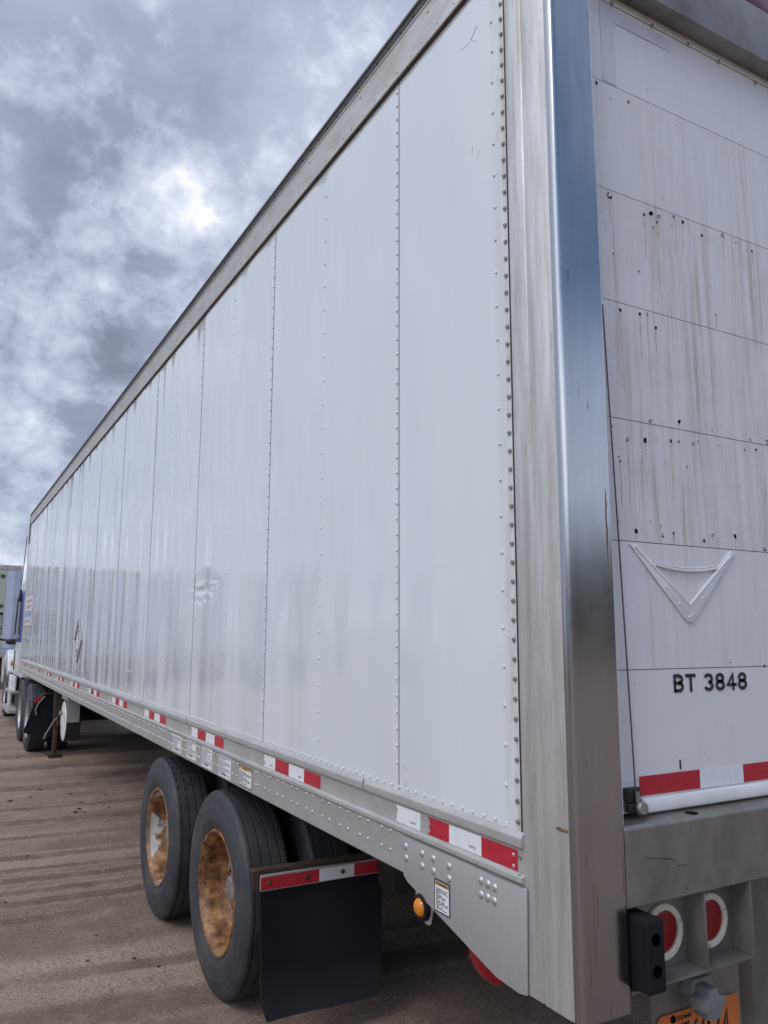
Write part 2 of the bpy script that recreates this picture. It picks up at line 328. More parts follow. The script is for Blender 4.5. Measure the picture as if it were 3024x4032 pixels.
def glyphs(body, h, w_, gap, sw, mat):          # plain sign-writer's letters and digits, drawn as strokes
    r = sw / 2; H = h - sw
    def A(cx, cy, rx, ry, a0, a1, n=14): return [(cx + rx * cos(RD(a0 + (a1 - a0) * i / n)), cy + ry * sin(RD(a0 + (a1 - a0) * i / n))) for i in range(n + 1)]
    x1 = w_ - sw; c_ = x1 / 2
    G = {'B': [[(0, 0), (0, H)], [(0, H), (c_, H)] + A(c_, H * .76, c_ * .92, H * .24, 90, -90) + [(0, H * .52)], [(c_, H * .52)] + A(c_, H * .26, c_, H * .26, 90, -90) + [(0, 0)]],
         'T': [[(-.02 * w_, H), (x1 * 1.02, H)], [(c_, 0), (c_, H)]],
         '3': [A(c_, H * .755, c_ * .95, H * .245, 165, -90), A(c_, H * .255, c_, H * .255, 90, -165)],
         '8': [A(c_, H * .765, c_ * .9, H * .235, 0, 360, 24), A(c_, H * .265, c_, H * .265, 0, 360, 24)],
         '4': [[(x1 * .74, 0), (x1 * .74, H), (-.03 * w_, H * .27), (x1 * 1.08, H * .27)]],
         '7': [[(0, H), (x1, H), (c_ * .7, 0)]], '6': [A(c_, H * .3, c_, H * .3, 0, 360, 24), A(x1 * 1.15, H * .3, x1 * 1.13, H * .75, 180, 108, 10)],
         '9': [A(c_, H * .7, c_, H * .3, 0, 360, 24), A(-x1 * .15, H * .7, x1 * 1.13, H * .75, 0, -72, 10)],
         '2': [A(c_, H * .72, c_, H * .28, 170, -35) + [(0, 0), (x1, 0)]]}
    p = MB(); x = 0
    for ch in body:
        if ch == ' ': x += w_ * .62; continue
        for ln in G[ch]:
            pts = [Vector((x + r + a, r + b_)) for a, b_ in ln]; n = len(pts); Lf, Rt = [], []
            closed = (pts[0] - pts[-1]).length < 1e-6
            for i in range(n):
                a = pts[i - 1] if i else (pts[-2] if closed else None); b_ = pts[i + 1] if i < n - 1 else (pts[1] if closed else None)
                d1 = (pts[i] - a).normalized() if a is not None else None; d2 = (b_ - pts[i]).normalized() if b_ is not None else None
                d1 = d1 or d2; d2 = d2 or d1; t = (d1 + d2).normalized(); k = min(1.9, 1 / max(.3, t.dot(d1))); nv = Vector((-t.y, t.x)) * r * k
                e = (-d2 * r if (i == 0 and not closed) else d1 * r if (i == n - 1 and not closed) else Vector((0, 0)))
                if ch in '3682' : e = Vector((0, 0))
                Lf.append(pts[i] + nv + e); Rt.append(pts[i] - nv + e)
            p.add([(*v, 0) for v in Lf] + [(*v, 0) for v in Rt], [(i, n + i, n + i + 1, i + 1) for i in range(n - 1)])
        x += w_ + gap
    me = bpy.data.meshes.new('lettering'); me.from_pydata(p.v, [], p.f); me.materials.append(mat); return me
REAR = (pi / 2, 0, 0)                      # lettering that faces the back (-Y)
SIDE = (pi / 2, 0, -pi / 2)                # lettering that faces left (-X)
# ------------------------------------------------------------------ ground
def gh(x, y):
    f = math.exp(-((x + 1) / 9) ** 2 - ((y - 6) / 9) ** 2)
    yy = y + .06 * x + .08 * noise.noise((x * .35, y * .4, 3))
    band = noise.noise((x * .05 + 4, yy * 1.7, 1.3)) * .7 + noise.noise((x * .08, yy * 3.6, 7.7)) * .7
    h = .0015 * band + .006 * noise.noise((x * 3, y * 4, .2)) + .004 * noise.noise((x * 11, y * 11, 5)) + .03 * noise.noise((x * .3, y * .3, 9)) * (0 if abs(x - .5) < 1.5 else .3)
    return h * f - .004
def axis(lo, hi, fine, far):
    a = []; t = lo
    while t <= hi: a.append(t); t += fine
    pre = []; s = fine; t = lo
    while t > -far: s *= 1.35; t -= s; pre.append(t)
    post = []; s = fine; t = hi
    while t < far: s *= 1.35; t += s; post.append(t)
    return pre[::-1] + a + post
xs, ys = axis(-2.6, 1.2, .03, 1500), axis(1.2, 9.5, .025, 1500)
g = MB(); nx, ny = len(xs), len(ys)
g.add([(x, y, gh(x, y)) for y in ys for x in xs], [(j * nx + i, j * nx + i + 1, (j + 1) * nx + i + 1, (j + 1) * nx + i) for j in range(ny - 1) for i in range(nx - 1)])
m, nt, b, co = base_mat('brown_dirt_yard')
big = noi(nt, co, 1, 4, (.45, .9, 1), rough=.6); band = noi(nt, co, 1, 2, (.10, 1.1, 1), rough=.5, dist=.1, off=(2, 5, 0)); mid = noi(nt, co, 3.2, 7, rough=.65); grit = noi(nt, co, 55, 5, rough=.75); grit2 = noi(nt, co, 130, 3, rough=.7)
c = mixc(nt, mth(nt, 'ADD', mth(nt, 'MULTIPLY', mth(nt, 'SUBTRACT', mth(nt, 'ADD', rng(nt, band, .45, .62), mth(nt, 'MULTIPLY', mth(nt, 'SUBTRACT', mid, .5), .9)), .5), mth(nt, 'MULTIPLY', rng(nt, noi(nt, co, .6, 3, off=(3, 3, 0)), .42, .58, .6, 1.1), 1.)), .5, clamp=True), (.29, .197, .147), (.50, .372, .288))
c = mixc(nt, mth(nt, 'MULTIPLY', rng(nt, big, .45, .68), .4), c, (.17, .117, .088))
# rolled wheel tracks, pressed darker, with drier grit thrown up along their edges
sp0 = nn(nt, 'ShaderNodeSeparateXYZ'); lk(nt, co, sp0.inputs[0])
yw = mth(nt, 'ADD', mth(nt, 'ADD', sp0.outputs[1], mth(nt, 'MULTIPLY', sp0.outputs[0], .085)), mth(nt, 'MULTIPLY', mth(nt, 'SUBTRACT', noi(nt, co, .5, 2, off=(1, 8, 0)), .5), .25))
fuzz = mth(nt, 'MULTIPLY', mth(nt, 'SUBTRACT', noi(nt, co, 9, 5, rough=.7), .5), .10)
trk = rdg = mth(nt, 'ADD', 0, 0)
for cy_, hw in ((2.75, .16), (3.25, .10), (4.62, .09), (4.86, .07), (5.14, .08), (5.42, .07), (5.78, .10), (6.45, .09), (7.1, .14), (7.75, .10), (8.9, .2), (10.4, .25), (11.6, .2), (13.2, .3)):
    ds = mth(nt, 'ADD', mth(nt, 'ABSOLUTE', mth(nt, 'SUBTRACT', yw, cy_)), fuzz)
    trk = mth(nt, 'MAXIMUM', trk, rng(nt, ds, hw, hw * .6)); rdg = mth(nt, 'MAXIMUM', rdg, rng(nt, mth(nt, 'ABSOLUTE', mth(nt, 'SUBTRACT', ds, hw * 1.15)), .05, .0))
tv = rng(nt, noi(nt, co, 1, 3, (.5, .7, 1), off=(6, 1, 0)), .35, .62, .25, .85)
c = mixc(nt, mth(nt, 'MULTIPLY', trk, tv), c, (.165, .112, .084)); c = mixc(nt, mth(nt, 'MULTIPLY', rdg, mth(nt, 'MULTIPLY', tv, .6)), c, (.52, .40, .315))
c = mixc(nt, mth(nt, 'MULTIPLY', rng(nt, mid, .45, .72), .4), c, (.52, .41, .33))
c = mixc(nt, mth(nt, 'MULTIPLY', rng(nt, grit, .46, .62), .7), c, (.11, .08, .063))
c = mixc(nt, mth(nt, 'MULTIPLY', rng(nt, grit2, .56, .68), .55), c, (.46, .38, .32))
lk(nt, c, b.inputs['Base Color']); lk(nt, rng(nt, band, .35, .65, .6, .92), b.inputs['Roughness']); b.inputs['Specular IOR Level'].default_value = .3
# a pressed tread print across the dirt
sp = nn(nt, 'ShaderNodeSeparateXYZ'); lk(nt, co, sp.inputs[0])
yl = mth(nt, 'ADD', sp.outputs[1], mth(nt, 'MULTIPLY', sp.outputs[0], .10))
msk = mth(nt, 'MULTIPLY', mth(nt, 'MULTIPLY', rng(nt, yl, 4.16, 4.19), rng(nt, yl, 4.31, 4.28)), mth(nt, 'MULTIPLY', rng(nt, sp.outputs[0], -.27, -.34), rng(nt, mid, .3, .45)))
br = nn(nt, 'ShaderNodeTexBrick'); br.inputs['Scale'].default_value = 1; br.inputs['Brick Width'].default_value = .055; br.inputs['Row Height'].default_value = .032; br.inputs['Mortar Size'].default_value = .006; br.inputs['Mortar Smooth'].default_value = .3
cb = nn(nt, 'ShaderNodeCombineXYZ'); lk(nt, sp.outputs[0], cb.inputs[0]); lk(nt, yl, cb.inputs[1]); lk(nt, cb.outputs[0], br.inputs[0])
p1 = bump(nt, b, grit, .9, .02); p2 = bump(nt, b, mid, .5, .03, p1)
bump(nt, b, mth(nt, 'MULTIPLY', mth(nt, 'MULTIPLY', br.outputs['Fac'], msk), -1), 1, .012, p2)
lk(nt, mixc(nt, mth(nt, 'MULTIPLY', mth(nt, 'MULTIPLY', br.outputs['Fac'], msk), .55), c, (.07, .05, .04)), b.inputs['Base Color'])
M['dirt'] = m
tag(g.build('ground', m, None, smooth=True, angle=180), 'brown rutted dirt yard marked by tyre tracks', None, kind='structure')
gv = MB(); rg = random.Random(11)
for k in range(9000):
    y = 1.6 + 8.5 * rg.random() ** 1.6; x = rg.uniform(-2.2, .9)
    if noise.noise((x * 1.2, y * 2.2, 4)) < rg.uniform(-.5, .25): continue
    r = rg.choice((.0018, .0025, .003, .004, .005)) * (1 + .12 * (y - 2)); a = rg.uniform(0, 6); h = gh(x, y)
    q = [(x + r * rg.uniform(.7, 1.3) * cos(a + t), y + r * rg.uniform(.7, 1.3) * sin(a + t), h - .001) for t in (0, 1.5, 3.1, 4.6)] + [(x + rg.uniform(-.3, .3) * r, y, h + r * rg.uniform(.5, .9))]
    gv.cur = rg.choice((0, 0, 1, 2)); gv.add(q, [(0, 1, 4), (1, 2, 4), (2, 3, 4), (3, 0, 4)])
tag(gv.build('gravel', [simple('brown_grit', (.27, .20, .16), .9, 0, .2, 90), simple('pale_grit', (.42, .35, .29), .9, 0, .2, 90), simple('dark_grit', (.09, .065, .05), .9, 0, .2, 90)], None, smooth=False), 'loose grit scattered over the brown dirt yard', None, kind='stuff')
# ------------------------------------------------------------------ the trailer
L = 14.66; WD = 2.59
T = thing('semi_trailer', (WD / 2, 7.3, 0), 'long white box semi-trailer with riveted side panels and a stained, holed roll-up rear door', 'trailer')
ZB, ZT = 1.294, 3.788
PITCH, Y1 = 1.2192, .8126
seams = [.204] + [Y1 + PITCH * k for k in range(12)]; seams = [s for s in seams if s < L - .3] + [L]
def panel_dx(y, z, y0, y1):
    u = (y - y0) / (y1 - y0); v = (z - ZB) / (ZT - ZB)
    q = sin(pi * u) * sin(pi * v) ** .5 if 0 < v < 1 else 0
    rows = abs(sin(2 * pi * u))
    a = .0010 + .0014 * noise.noise((0, y0 * 3.1, z * .9))
    d = -a * rows * min(1, 8 * v * (1 - v)) * min(1, max(.25, (y - .2) / 3)) - .0012 * q
    e = ((y - 3.06) / .36) ** 2 + ((z - 2.06) / .115) ** 2           # the crumpled knock across a seam
    if e < 1:
        k = (1 - e) ** 2; lo = min(1, max(0, (2.10 - z) / .035))
        zz2 = z + .03 * noise.noise((y * 4, z * 4, 4))
        d += .005 * k + lo * (1 - e) * (.009 * noise.noise((y * 3.2, zz2 * 17, 1)) + .005 * noise.noise((y * 11, zz2 * 40, 5)))
    d += (u - .5) * .0016 * noise.noise((y0 * 7.3, 2.2, 8))
    return d
for i in range(len(seams) - 1):
    y0, y1 = seams[i] + (.0020 if i else .0012), seams[i + 1] - .0020
    p = MB(); fine = (y0 < 3.4 and y1 > 2.7)
    NY = 96 if fine else 28
    zz = [ZB - .01 + (ZT - ZB + .03) * j / 26 for j in range(27)]
    if fine: zz = sorted([q for q in zz if not 1.93 < q < 2.24] + [1.93 + .31 * j / 70 for j in range(71)])
    yy = [y0 + (y1 - y0) * j / NY for j in range(NY + 1)]
    n = len(yy)
    vs = [(panel_dx(y, z, y0, y1), y, z) for z in zz for y in yy]
    k = len(vs); fs = [(j * n + q, (j + 1) * n + q, (j + 1) * n + q + 1, j * n + q + 1) for j in range(len(zz) - 1) for q in range(n - 1)]
    p.add(vs, fs); bd = [(.012, y0, zz[0]), (.012, y1, zz[0]), (.012, y1, zz[-1]), (.012, y0, zz[-1])]
    p.add(bd, [(0, 1, 2, 3)])
    loop0 = [q for q in range(n)]; 
    p.add([vs[j * n] for j in range(len(zz))] + bd[:1] + bd[3:], [tuple(list(range(len(zz))) + [len(zz) + 1, len(zz)])])
    p.build('side_panel', M['side'], T, angle=60)
for y in seams[1:-1]: MB().box(-.0016, .012, y - .0021, y + .0021, ZB + .008, ZT + .005).build('seam_bead', M['seamline'], T)
# sealed gap behind the skins, inner box, roof, nose, other side
MB().box(.014, .05, .2, L - .002, ZB - .02, ZT + .12).build('wall_core', M['seal'], T)
MB().box(.05, WD - .03, .3, L - .01, 1.2, 1.27).build('floor', M['dark'], T)
MB().box(.03, WD - .02, .12, L + .004, 3.965, 3.99).build('roof', M['white'], T, .004)
MB().box(WD - .03, WD, .2, L, ZB - .02, 3.95).build('side_wall', M['white'], T)
MB().box(.02, WD - .02, L - .012, L + .004, 1.12, 3.96).build('nose_wall', M['white'], T)
MB().box(-.008, .06, L - .04, L + .012, 1.12, 3.94).build('nose_corner_post', M['rail'], T, .006)
MB().box(-.011, .07, L - .12, L + .02, 3.44, 3.97).build('nose_corner_cap', M['darkstrip'], T, .01)
# cross members and chassis under the floor
for k in range(24): MB().prism([(0, 1.1), (.05, 1.1), (.05, 1.108), (.03, 1.108), (.03, 1.192), (.05, 1.192), (.05, 1.2), (0, 1.2), (0, 1.192), (.022, 1.192), (.022, 1.108), (0, 1.108)], 0, .05, WD - .05).build('cross_member', M['dark'], T).location.y += .5 + k * .58
# rails
def railprof(pts, name, mat, y0, y1, bev=.0018): return MB().prism(pts, 1, y0, y1).build(name, mat, T, bev)
railprof([(.03, 1.305), (-.003, 1.305), (-.006, 1.301), (-.014, 1.292), (-.014, 1.270), (-.004, 1.264), (-.004, 1.204), (-.014, 1.199), (-.014, 1.187), (-.005, 1.180), (-.005, 1.068), (-.002, 1.064), (.06, 1.064), (.06, 1.072), (.004, 1.072), (.004, 1.18), (.03, 1.19)], 'bottom_rail', M['rail'], .192, L)
railprof([(.03, 3.79), (-.010, 3.79), (-.012, 3.794), (-.012, 3.802), (-.007, 3.806), (-.008, 3.835), (-.010, 3.9), (-.012, 3.932), (-.016, 3.934), (-.016, 3.940), (.03, 3.940)], 'top_rail', M['rail'], .2, L)
MB().box(-.0135, .03, .2, L, 3.783, 3.7895).build('rail_shade_strip', M['brownleg'], T)  # dark brown strip stands in for the shadow under the rail
MB().prism([(.04, 3.9415), (-.004, 3.9415), (-.010, 3.985), (.04, 3.99)], 1, .2, L).build('shaded_roof_strip', M['darkstrip'], T)  # overhang shade is put into this strip's dark colour
MB().box(-.016, .05, .2, L + .01, 3.986, 3.996).build('roof_lip', M['edge'], T, .002)
for y in (1.03, 3.26, 5.7, 8.1): MB().box(-.0148, -.0125, y, y + .003, 1.268, 1.303).build('rail_joint', M['seal'], T)
# rear corner post
R_ = .013
def arc(cx, cy, r, a0, a1, n=6): return [(cx + r * cos(RD(a0 + (a1 - a0) * i / n)), cy + r * sin(RD(a0 + (a1 - a0) * i / n))) for i in range(n + 1)]
MB().prism([(.02, .197), (-.002, .197), (-.004, .192), (-.004, .133), (.000, .130), (.000, .127), (-.005, .124), (-.005, .040), (-.0035, .036), (-.0035, .018), (.02, .018)], 2, .936, 3.99).build('post_side_face', M['post'], T, .001)
for s in (0, 1):
    pts = [(-.0045, .026), (-.0045, R_ + .0012)] + arc(-.0045 + R_, R_ - .001, R_, 180, 270) + [(R_ - .002, -.001), (.07, -.001), (.132, -.001), (.135, -.001)] + arc(.137, .005, .006, 270, 360, 3) + [(.1435, .075), (.02, .08)]
    if s: pts = [(WD - x, y) for x, y in pts][::-1]
    MB().prism(pts, 2, .937, 3.985).build('corner_post', M['steel'], T, angle=25)
MB().box(.14, .1462, .004, .06, 1.346, 3.667).build('door_jamb', M['white'], T, .001)
MB().box(-.0015, .006, .1972, .2045, 1.13, 3.8).build('sealant_bead', M['seal'], T)
# header above the door
MB().prism([(0, 3.668), (.07, 3.668), (.07, 3.86), (.004, 3.862), (0, 3.856)], 0, .144, WD - .144).build('header', M['box'], T, .004)
MB().box(.15, WD - .15, .03, .06, 3.8625, 3.97).build('header_back', M['maroon'], T)
for i, x in enumerate((.92, 1.295, 1.67)):
    lb = MB().box(x - .09, x + .09, .008, .03, 3.868, 3.93).build('marker_lamp', M['maroon'], T, .006)
# roll-up door
zs = [1.353, 1.703, 2.037, 2.370, 2.704, 3.037, 3.374, 3.642]
dm = ['door_clean', 'door_mid', 'door_dirty', 'door_dirty', 'door_dirty', 'door_mid', 'door_clean']
PAN = []
for i in range(7):
    p = MB()
    nxp, nzp = 26, 8; z0, z1 = zs[i] + .0011, zs[i + 1] - .0011
    vs = [(.146 + (WD - .292) * a / nxp, .06 + (.0016 * noise.noise((a * .6, b_ * .5, i * 3)) if 0 < b_ < nzp else 0), z0 + (z1 - z0) * b_ / nzp) for b_ in range(nzp + 1) for a in range(nxp + 1)]
    p.add(vs, [(j * (nxp + 1) + q, j * (nxp + 1) + q + 1, (j + 1) * (nxp + 1) + q + 1, (j + 1) * (nxp + 1) + q) for j in range(nzp) for q in range(nxp)])
    p.add([(.146, .06, z0), (WD - .146, .06, z0), (WD - .146, .09, z0), (.146, .09, z0), (.146, .06, z1), (WD - .146, .06, z1), (WD - .146, .09, z1), (.146, .09, z1)], [(0, 3, 2, 1), (4, 5, 6, 7), (0, 4, 7, 3), (3, 7, 6, 2)])
    PAN.append(p.build('door_panel', M[dm[i]], T))
MB().box(.146, WD - .146, .0635, .09, 1.355, 3.7).build('door_gap_seal', M['seal'], T)
MB().box(.146, WD - .146, .058, .0632, 3.6435, 3.668).build('door_top_strip', M['door_mid'], T)
# punctures in the door skin
def puncture(k):
    rr = random.Random(k); p = MB(); n = 10
    a = [rr.uniform(.55, 1.1) for _ in range(n)]; e = rr.uniform(.6, 1)
    oc = [(a[i] * e * cos(2 * pi * i / n), 0, a[i] * sin(2 * pi * i / n)) for i in range(n)]
    p.add([(x * 1.45, -.02, z * 1.45) for x, _, z in oc] + [(x, -.35 if i % 3 else -.1, z) for i, (x, _, z) in enumerate(oc)] , [(i, (i + 1) % n, n + (i + 1) % n, n + i) for i in range(n)])
    p.cur = 1; p.add([(x, -.2, z) for x, _, z in oc], [tuple(range(n))]); 
    if k % 2: p.cur = 0; p.add([(-.5, -.3, .5), (.35, -.3, .1), (.1, -.3, -.5), (-.4, -.3, -.3)], [(0, 1, 2, 3)])
    return p.mesh('puncture_hole', [M['flange'], M['hole']], smooth=False)
pm = [puncture(k) for k in range(5)]
HO = [(0, [(298, 655, 10), (413, 780, 5), (552, 806, 8), (400, 1550, 22), (725, 1690, 20), (675, 1700, 10), (787, 1715, 15), (775, 1760, 8), (750, 1800, 10), (910, 1718, 10), (980, 1757, 12), (893, 1788, 6), (1132, 1865, 10), (1297, 1865, 14), (1530, 1990, 10), (432, 2005, 6), (635, 2147, 7), (1400, 1920, 5), (1484, 1985, 5)]),
      (1000, [(487, 448, 14), (640, 476, 11), (700, 475, 10), (768, 585, 12), (725, 1325, 15), (955, 1325, 16), (427, 1365, 5), (543, 1467, 14), (683, 1475, 18), (772, 1472, 5), (885, 1477, 14), (950, 1485, 7), (1062, 1500, 11), (1103, 1480, 5), (1262, 1515, 5), (475, 1603, 6), (485, 1640, 8), (1015, 1682, 7), (1215, 1393, 5), (1515, 1470, 9), (1467, 1550, 7), (1562, 1550, 9), (1650, 1490, 14), (690, 1580, 5), (1242, 480, 8)]),
      (2000, [(470, 112, 6), (612, 185, 16), (805, 140, 8), (725, 108, 5), (823, 218, 13), (908, 203, 11), (1150, 258, 11), (1217, 218, 11), (1395, 225, 14), (1628, 325, 16), (1355, 1224, 6), (1627, 1250, 9)])]
stm = simple('grime_run', (.56, .525, .48), .6, 0, .2, 30)
nh = 0
for oy, lst in HO:
    for a, b_, r in lst:
        q = U(2200 + .4973 * a, oy + .4973 * b_, 1, .0592)
        i = max(0, min(6, sum(q.z > z for z in zs) - 1)); s = r * .4973 / FPX * (q - CAM).length * 1.45
        if r >= 8 and 1.75 < q.z < 3.1:
            n = 12; ln = random.uniform(.07, .24) * (1 if q.z > 2.2 else .5); ww = random.uniform(.0016, .0042); Lp, Rp = [], []; ph0 = random.uniform(0, 9); zb_ = max(q.z - ln, zs[i] + .004)
            for k in range(n + 1):
                t = k / n; xo = q.x + .003 * noise.noise((t * 3, ph0, 1)); wk = ww * (1 - .75 * t) * (.8 + .4 * random.random()); Lp.append((xo - wk, lerp(q.z, zb_, t))); Rp.append((xo + wk, lerp(q.z, zb_, t)))
            if q.z - zb_ > .02: MB().prism(Lp + Rp[::-1], 1, .0590, .0605).build('grime_run', stm, PAN[i], smooth=False)
        link('puncture_hole', pm[nh % 5], PAN[i], q, (0, random.uniform(0, 6), 0), (s, .0028, s)); nh += 1
# unit number, tape and placard bracket on the door
def rear_text(body, px0, px1, py0, py1, yp, par, mat, bold, name):
    a, b_ = U(px0[0], px0[1], 1, yp), U(px1[0], px1[1], 1, yp)
    me = text_mesh(body, 1, mat, bold); xsv = [v.co.x for v in me.vertices]; ysv = [v.co.y for v in me.vertices]
    wdt, hgt = max(xsv) - min(xsv), max(ysv) - min(ysv)
    ht = abs(U(*py0, 1, yp).z - U(*py1, 1, yp).z)
    me.transform(Matrix.Translation((-min(xsv), -min(ysv), 0))); me.transform(Matrix.Diagonal(((b_.x - a.x) / wdt, ht / hgt, 1, 1)))
    return link(name, me, par, (a.x, yp, U(*py1, 1, yp).z), REAR)
q0, q1 = U(2655, 2728, 1, .0575), U(2938, 2722, 1, .0575); gh_ = U(2655, 2655, 1, .0575).z - q0.z
link('unit_number', glyphs('BT 3848', gh_, (q1.x - q0.x) / 7.55, (q1.x - q0.x) / 7.55 * .22, gh_ * .19, M['ink']), PAN[0], (q0.x, .0575, q0.z), REAR)
def strip_r(px0, px1, mat, name, par, z0, z1, yp=.0570):
    a, b_ = U(px0, 3060, 1, yp).x, U(px1, 3060, 1, yp).x
    return MB().box(a, b_, yp, yp + .0015, z0, z1).build(name, mat, par)
for a, b_, k in ((2519, 2756, 'red'), (2757, 2928, 'wtape'), (2929, 3070, 'red')): strip_r(a, b_, M[k], 'reflective_tape', PAN[0], 1.391, 1.4385)
MB().prism([(.048, 1.352), (.045, 1.362), (.048, 1.385), (.058, 1.386), (.075, 1.34)], 0, .262, WD - .15).build('bottom_seal_bar', M['white'], T, .002)
t_ = U(2680, 3010, 1, .0575); MB().box(t_.x - .002, t_.x + .002, .0575, .0595, t_.z - .012, t_.z + .012).build('scratch', M['ink'], PAN[0])
# V-shaped half placard bracket
yp = .0545
A_, B_, V_ = U(2480, 2136, 1, yp), U(2894, 2172, 1, yp), U(2720, 2455, 1, yp)
def strip(pa, pb, wd, name, par, mat, t0=.0545, t1=.0588, ax=1):
    d = (pb - pa).normalized(); n = Vector((d.z, 0, -d.x)) * wd / 2
    p = MB(); q = [pa - n, pa + n, pb + n, pb - n]
    p.prism([(v.x, v.z) for v in q], 1, t0, t1); return p.build(name, mat, par, .0015)
ph = MB(); ph.box(A_.x, A_.x + .001, .058, .059, A_.z - .01, A_.z - .009)
ph = MB(); wdv = .030
nl = Vector(((V_ - A_).z, 0, -(V_ - A_).x)).normalized(); nr = Vector(((B_ - V_).z, 0, -(B_ - V_).x)).normalized()
ia = A_ - nl * wdv if (A_ - nl * wdv).x > A_.x else A_ + nl * wdv
ib = B_ + nr * wdv if (B_ + nr * wdv).x < B_.x else B_ - nr * wdv
iv = V_ + Vector((0, 0, wdv * 1.75))
top = A_.z
ph.prism([(A_.x, A_.z - .004), (V_.x - .012, V_.z + .004), (V_.x + .012, V_.z + .004), (B_.x, B_.z - .004), (ib.x, B_.z), (iv.x, iv.z), (ia.x, A_.z)], 1, .0545, .059)
PH = ph.build('placard_bracket', M['white'], T, .001)
rb = MB()
for pa, pb in ((Vector((ia.x - .004, 0, A_.z - .01)), iv), (Vector((ib.x + .004, 0, B_.z - .01)), iv)): rb.tube([(pa.x, .0545, pa.z), (pb.x, .0545, pb.z - .004)], .0032, 6)
l_, r_ = lerp(ia, iv, .42), lerp(ib, iv, .42)
cr = [(lerp(l_.x, r_.x, t * 1.12 - .06), .0555, lerp(l_.z, r_.z, t) - .012 * sin(pi * t)) for t in [i / 10 for i in range(11)]]
rb.tube(cr, .0042, 6); rb.tube([(x, y, z + .007) for x, y, z in cr], .0022, 6); rb.build('stiffening_rib', M['white'], PH)
bm_ = MB().lathe([(.0, -.9), (.5, -.75), (.9, -.35), (1, 0)], (0, 0, 0), 1, 10).mesh('bracket_rivet', M['white'])
for t in (.06, .1, .28, .55, .76, .93): link('bracket_rivet', bm_, PH, lerp(A_, V_, t) + Vector((.010, 0, .003)), None, (.0042, .003, .0042))
for t in (.05, .5, .68, .9): link('bracket_rivet', bm_, PH, lerp(B_, V_, t) + Vector((-.010, 0, .003)), None, (.0042, .003, .0042))
# tape remains on the top panel, bolts on the strip above it
q0, q1 = U(2360, 20, 1, .0585), U(2412, 20, 1, .0585)
MB().box(q0.x, q1.x, .0582, .0588, 3.378, 3.640).build('tape_strip', M['tape_grey'], PAN[6])
MB().box(q1.x, U(2641, 160, 1, .0585).x, .0582, .0588, 3.585, 3.628).build('tape_strip', M['tape_grey'], PAN[6])
bolt_me = MB().lathe([(.0, -1), (.55, -.95), (.62, -.62), (.95, -.55), (1.1, 0)], (0, 0, 0), 1, 10).mesh('bolt_head', M['bolt'])
for a, b_ in ((420, 35), (740, 203), (1025, 352), (1268, 487), (1560, 655)):
    q = U(2200 + .4973 * a, .4973 * b_, 1, .056); link('bolt_head', bolt_me, T, q, None, (.005, .004, .0075))
# lift cable and bottom roller bracket
c0, c1 = U(2372, 1200, 1, .05), U(2503, 3125, 1, .045)
MB().tube([c0, lerp(c0, c1, .5) + Vector((.001, 0, 0)), c1], .0021, 8).build('lift_cable', M['cable'], T)
k0 = U(2461, 3104, 1, .05); k1 = U(2526, 3204, 1, .05)
rbk = MB(); rbk.box(k0.x, k1.x - .006, .044, .058, k0.z - .035, k0.z); rbk.box(k0.x, k1.x, .040, .056, k1.z + .008, k0.z - .036)
RBK = rbk.build('roller_bracket', M['black'], T, .003)
MB().lathe([(.001, -.012), (.014, -.012), (.017, -.004), (.014, .006), (.001, .006)], (k1.x - .016, .036, k1.z + .018), 1, 16).build('roller', M['bolt'], RBK)
MB().box(c1.x - .006, c1.x + .006, .036, .0415, c1.z - .022, c1.z + .006).build('cable_clamp', M['pgrey'], RBK, .002)
MB().tube([(c1.x, .036, c1.z - .02), (c1.x + .006, .035, c1.z - .04), (k1.x - .012, .03, k1.z + .01)], .0025).build('cable_loop', M['cable'], RBK)
# sill
MB().prism([(0, 1.16), (.0, 1.333), (.007, 1.341), (.10, 1.345), (.10, 1.157), (.004, 1.157)], 0, .1445, WD - .1445).build('rear_sill', M['box'], T, .004, seg=3)
hq = U(2723, 3201, 2, 1.3425); MB().lathe([(.001, .0), (.016, 0), (.016, .0012), (.001, .0012)], (hq.x, hq.y, 1.3425), 2, 16).build('drain_hole', M['hole'], T)
for pts in (((2545, 3380), (2600, 3378), (2640, 3384)), ((2636, 3379), (2660, 3388)), ((2668, 3407), (2700, 3406), (2701, 3412)), ((2722, 3262), (2724, 3272)), ((2706, 3490), (2709, 3505))):
    MB().tube([U(a, b_, 1, -.0004) for a, b_ in pts], .0007, 5).build('scratch', M['hole'], T)
# lamp box below the sill
LB = MB(); LB.box(.1455, .588, .064, .07, .975, 1.1565); LB.box(.1455, .588, .001, .0635, .972, .978); LB.box(.582, .588, .001, .0635, .9785, 1.1565); LB.box(.4085, .4135, .002, .0635, .9785, 1.1565)
LBO = LB.build('lamp_box', M['box'], T, .0012)
for cx in (.322, .492):
    r = .0665
    fl = MB().lathe([(.050, .003), (.050, -.004), (.052, -.0055), (r - .002, -.0055), (r, -.003), (r, .003)], (cx, .0595, 1.062), 1, 48).build('rear_lamp', M['cream'], T)
    MB().lathe([(.0005, -.003)] + [(.004 + .0035 * k, -.0028 - .0011 * (k % 2) + .00025 * k) for k in range(13)] + [(.0495, .002)], (cx, .0585, 1.062), 1, 40).build('lens', M['redlens'], fl)
    for an in (20, 140, 260): MB().lathe([(.0005, -.0015), (.003, -.001), (.0042, 0)], (cx + .0585 * cos(RD(an)), .0538, 1.062 + .0585 * sin(RD(an))), 1, 8).build('screw', M['bolt'], fl)
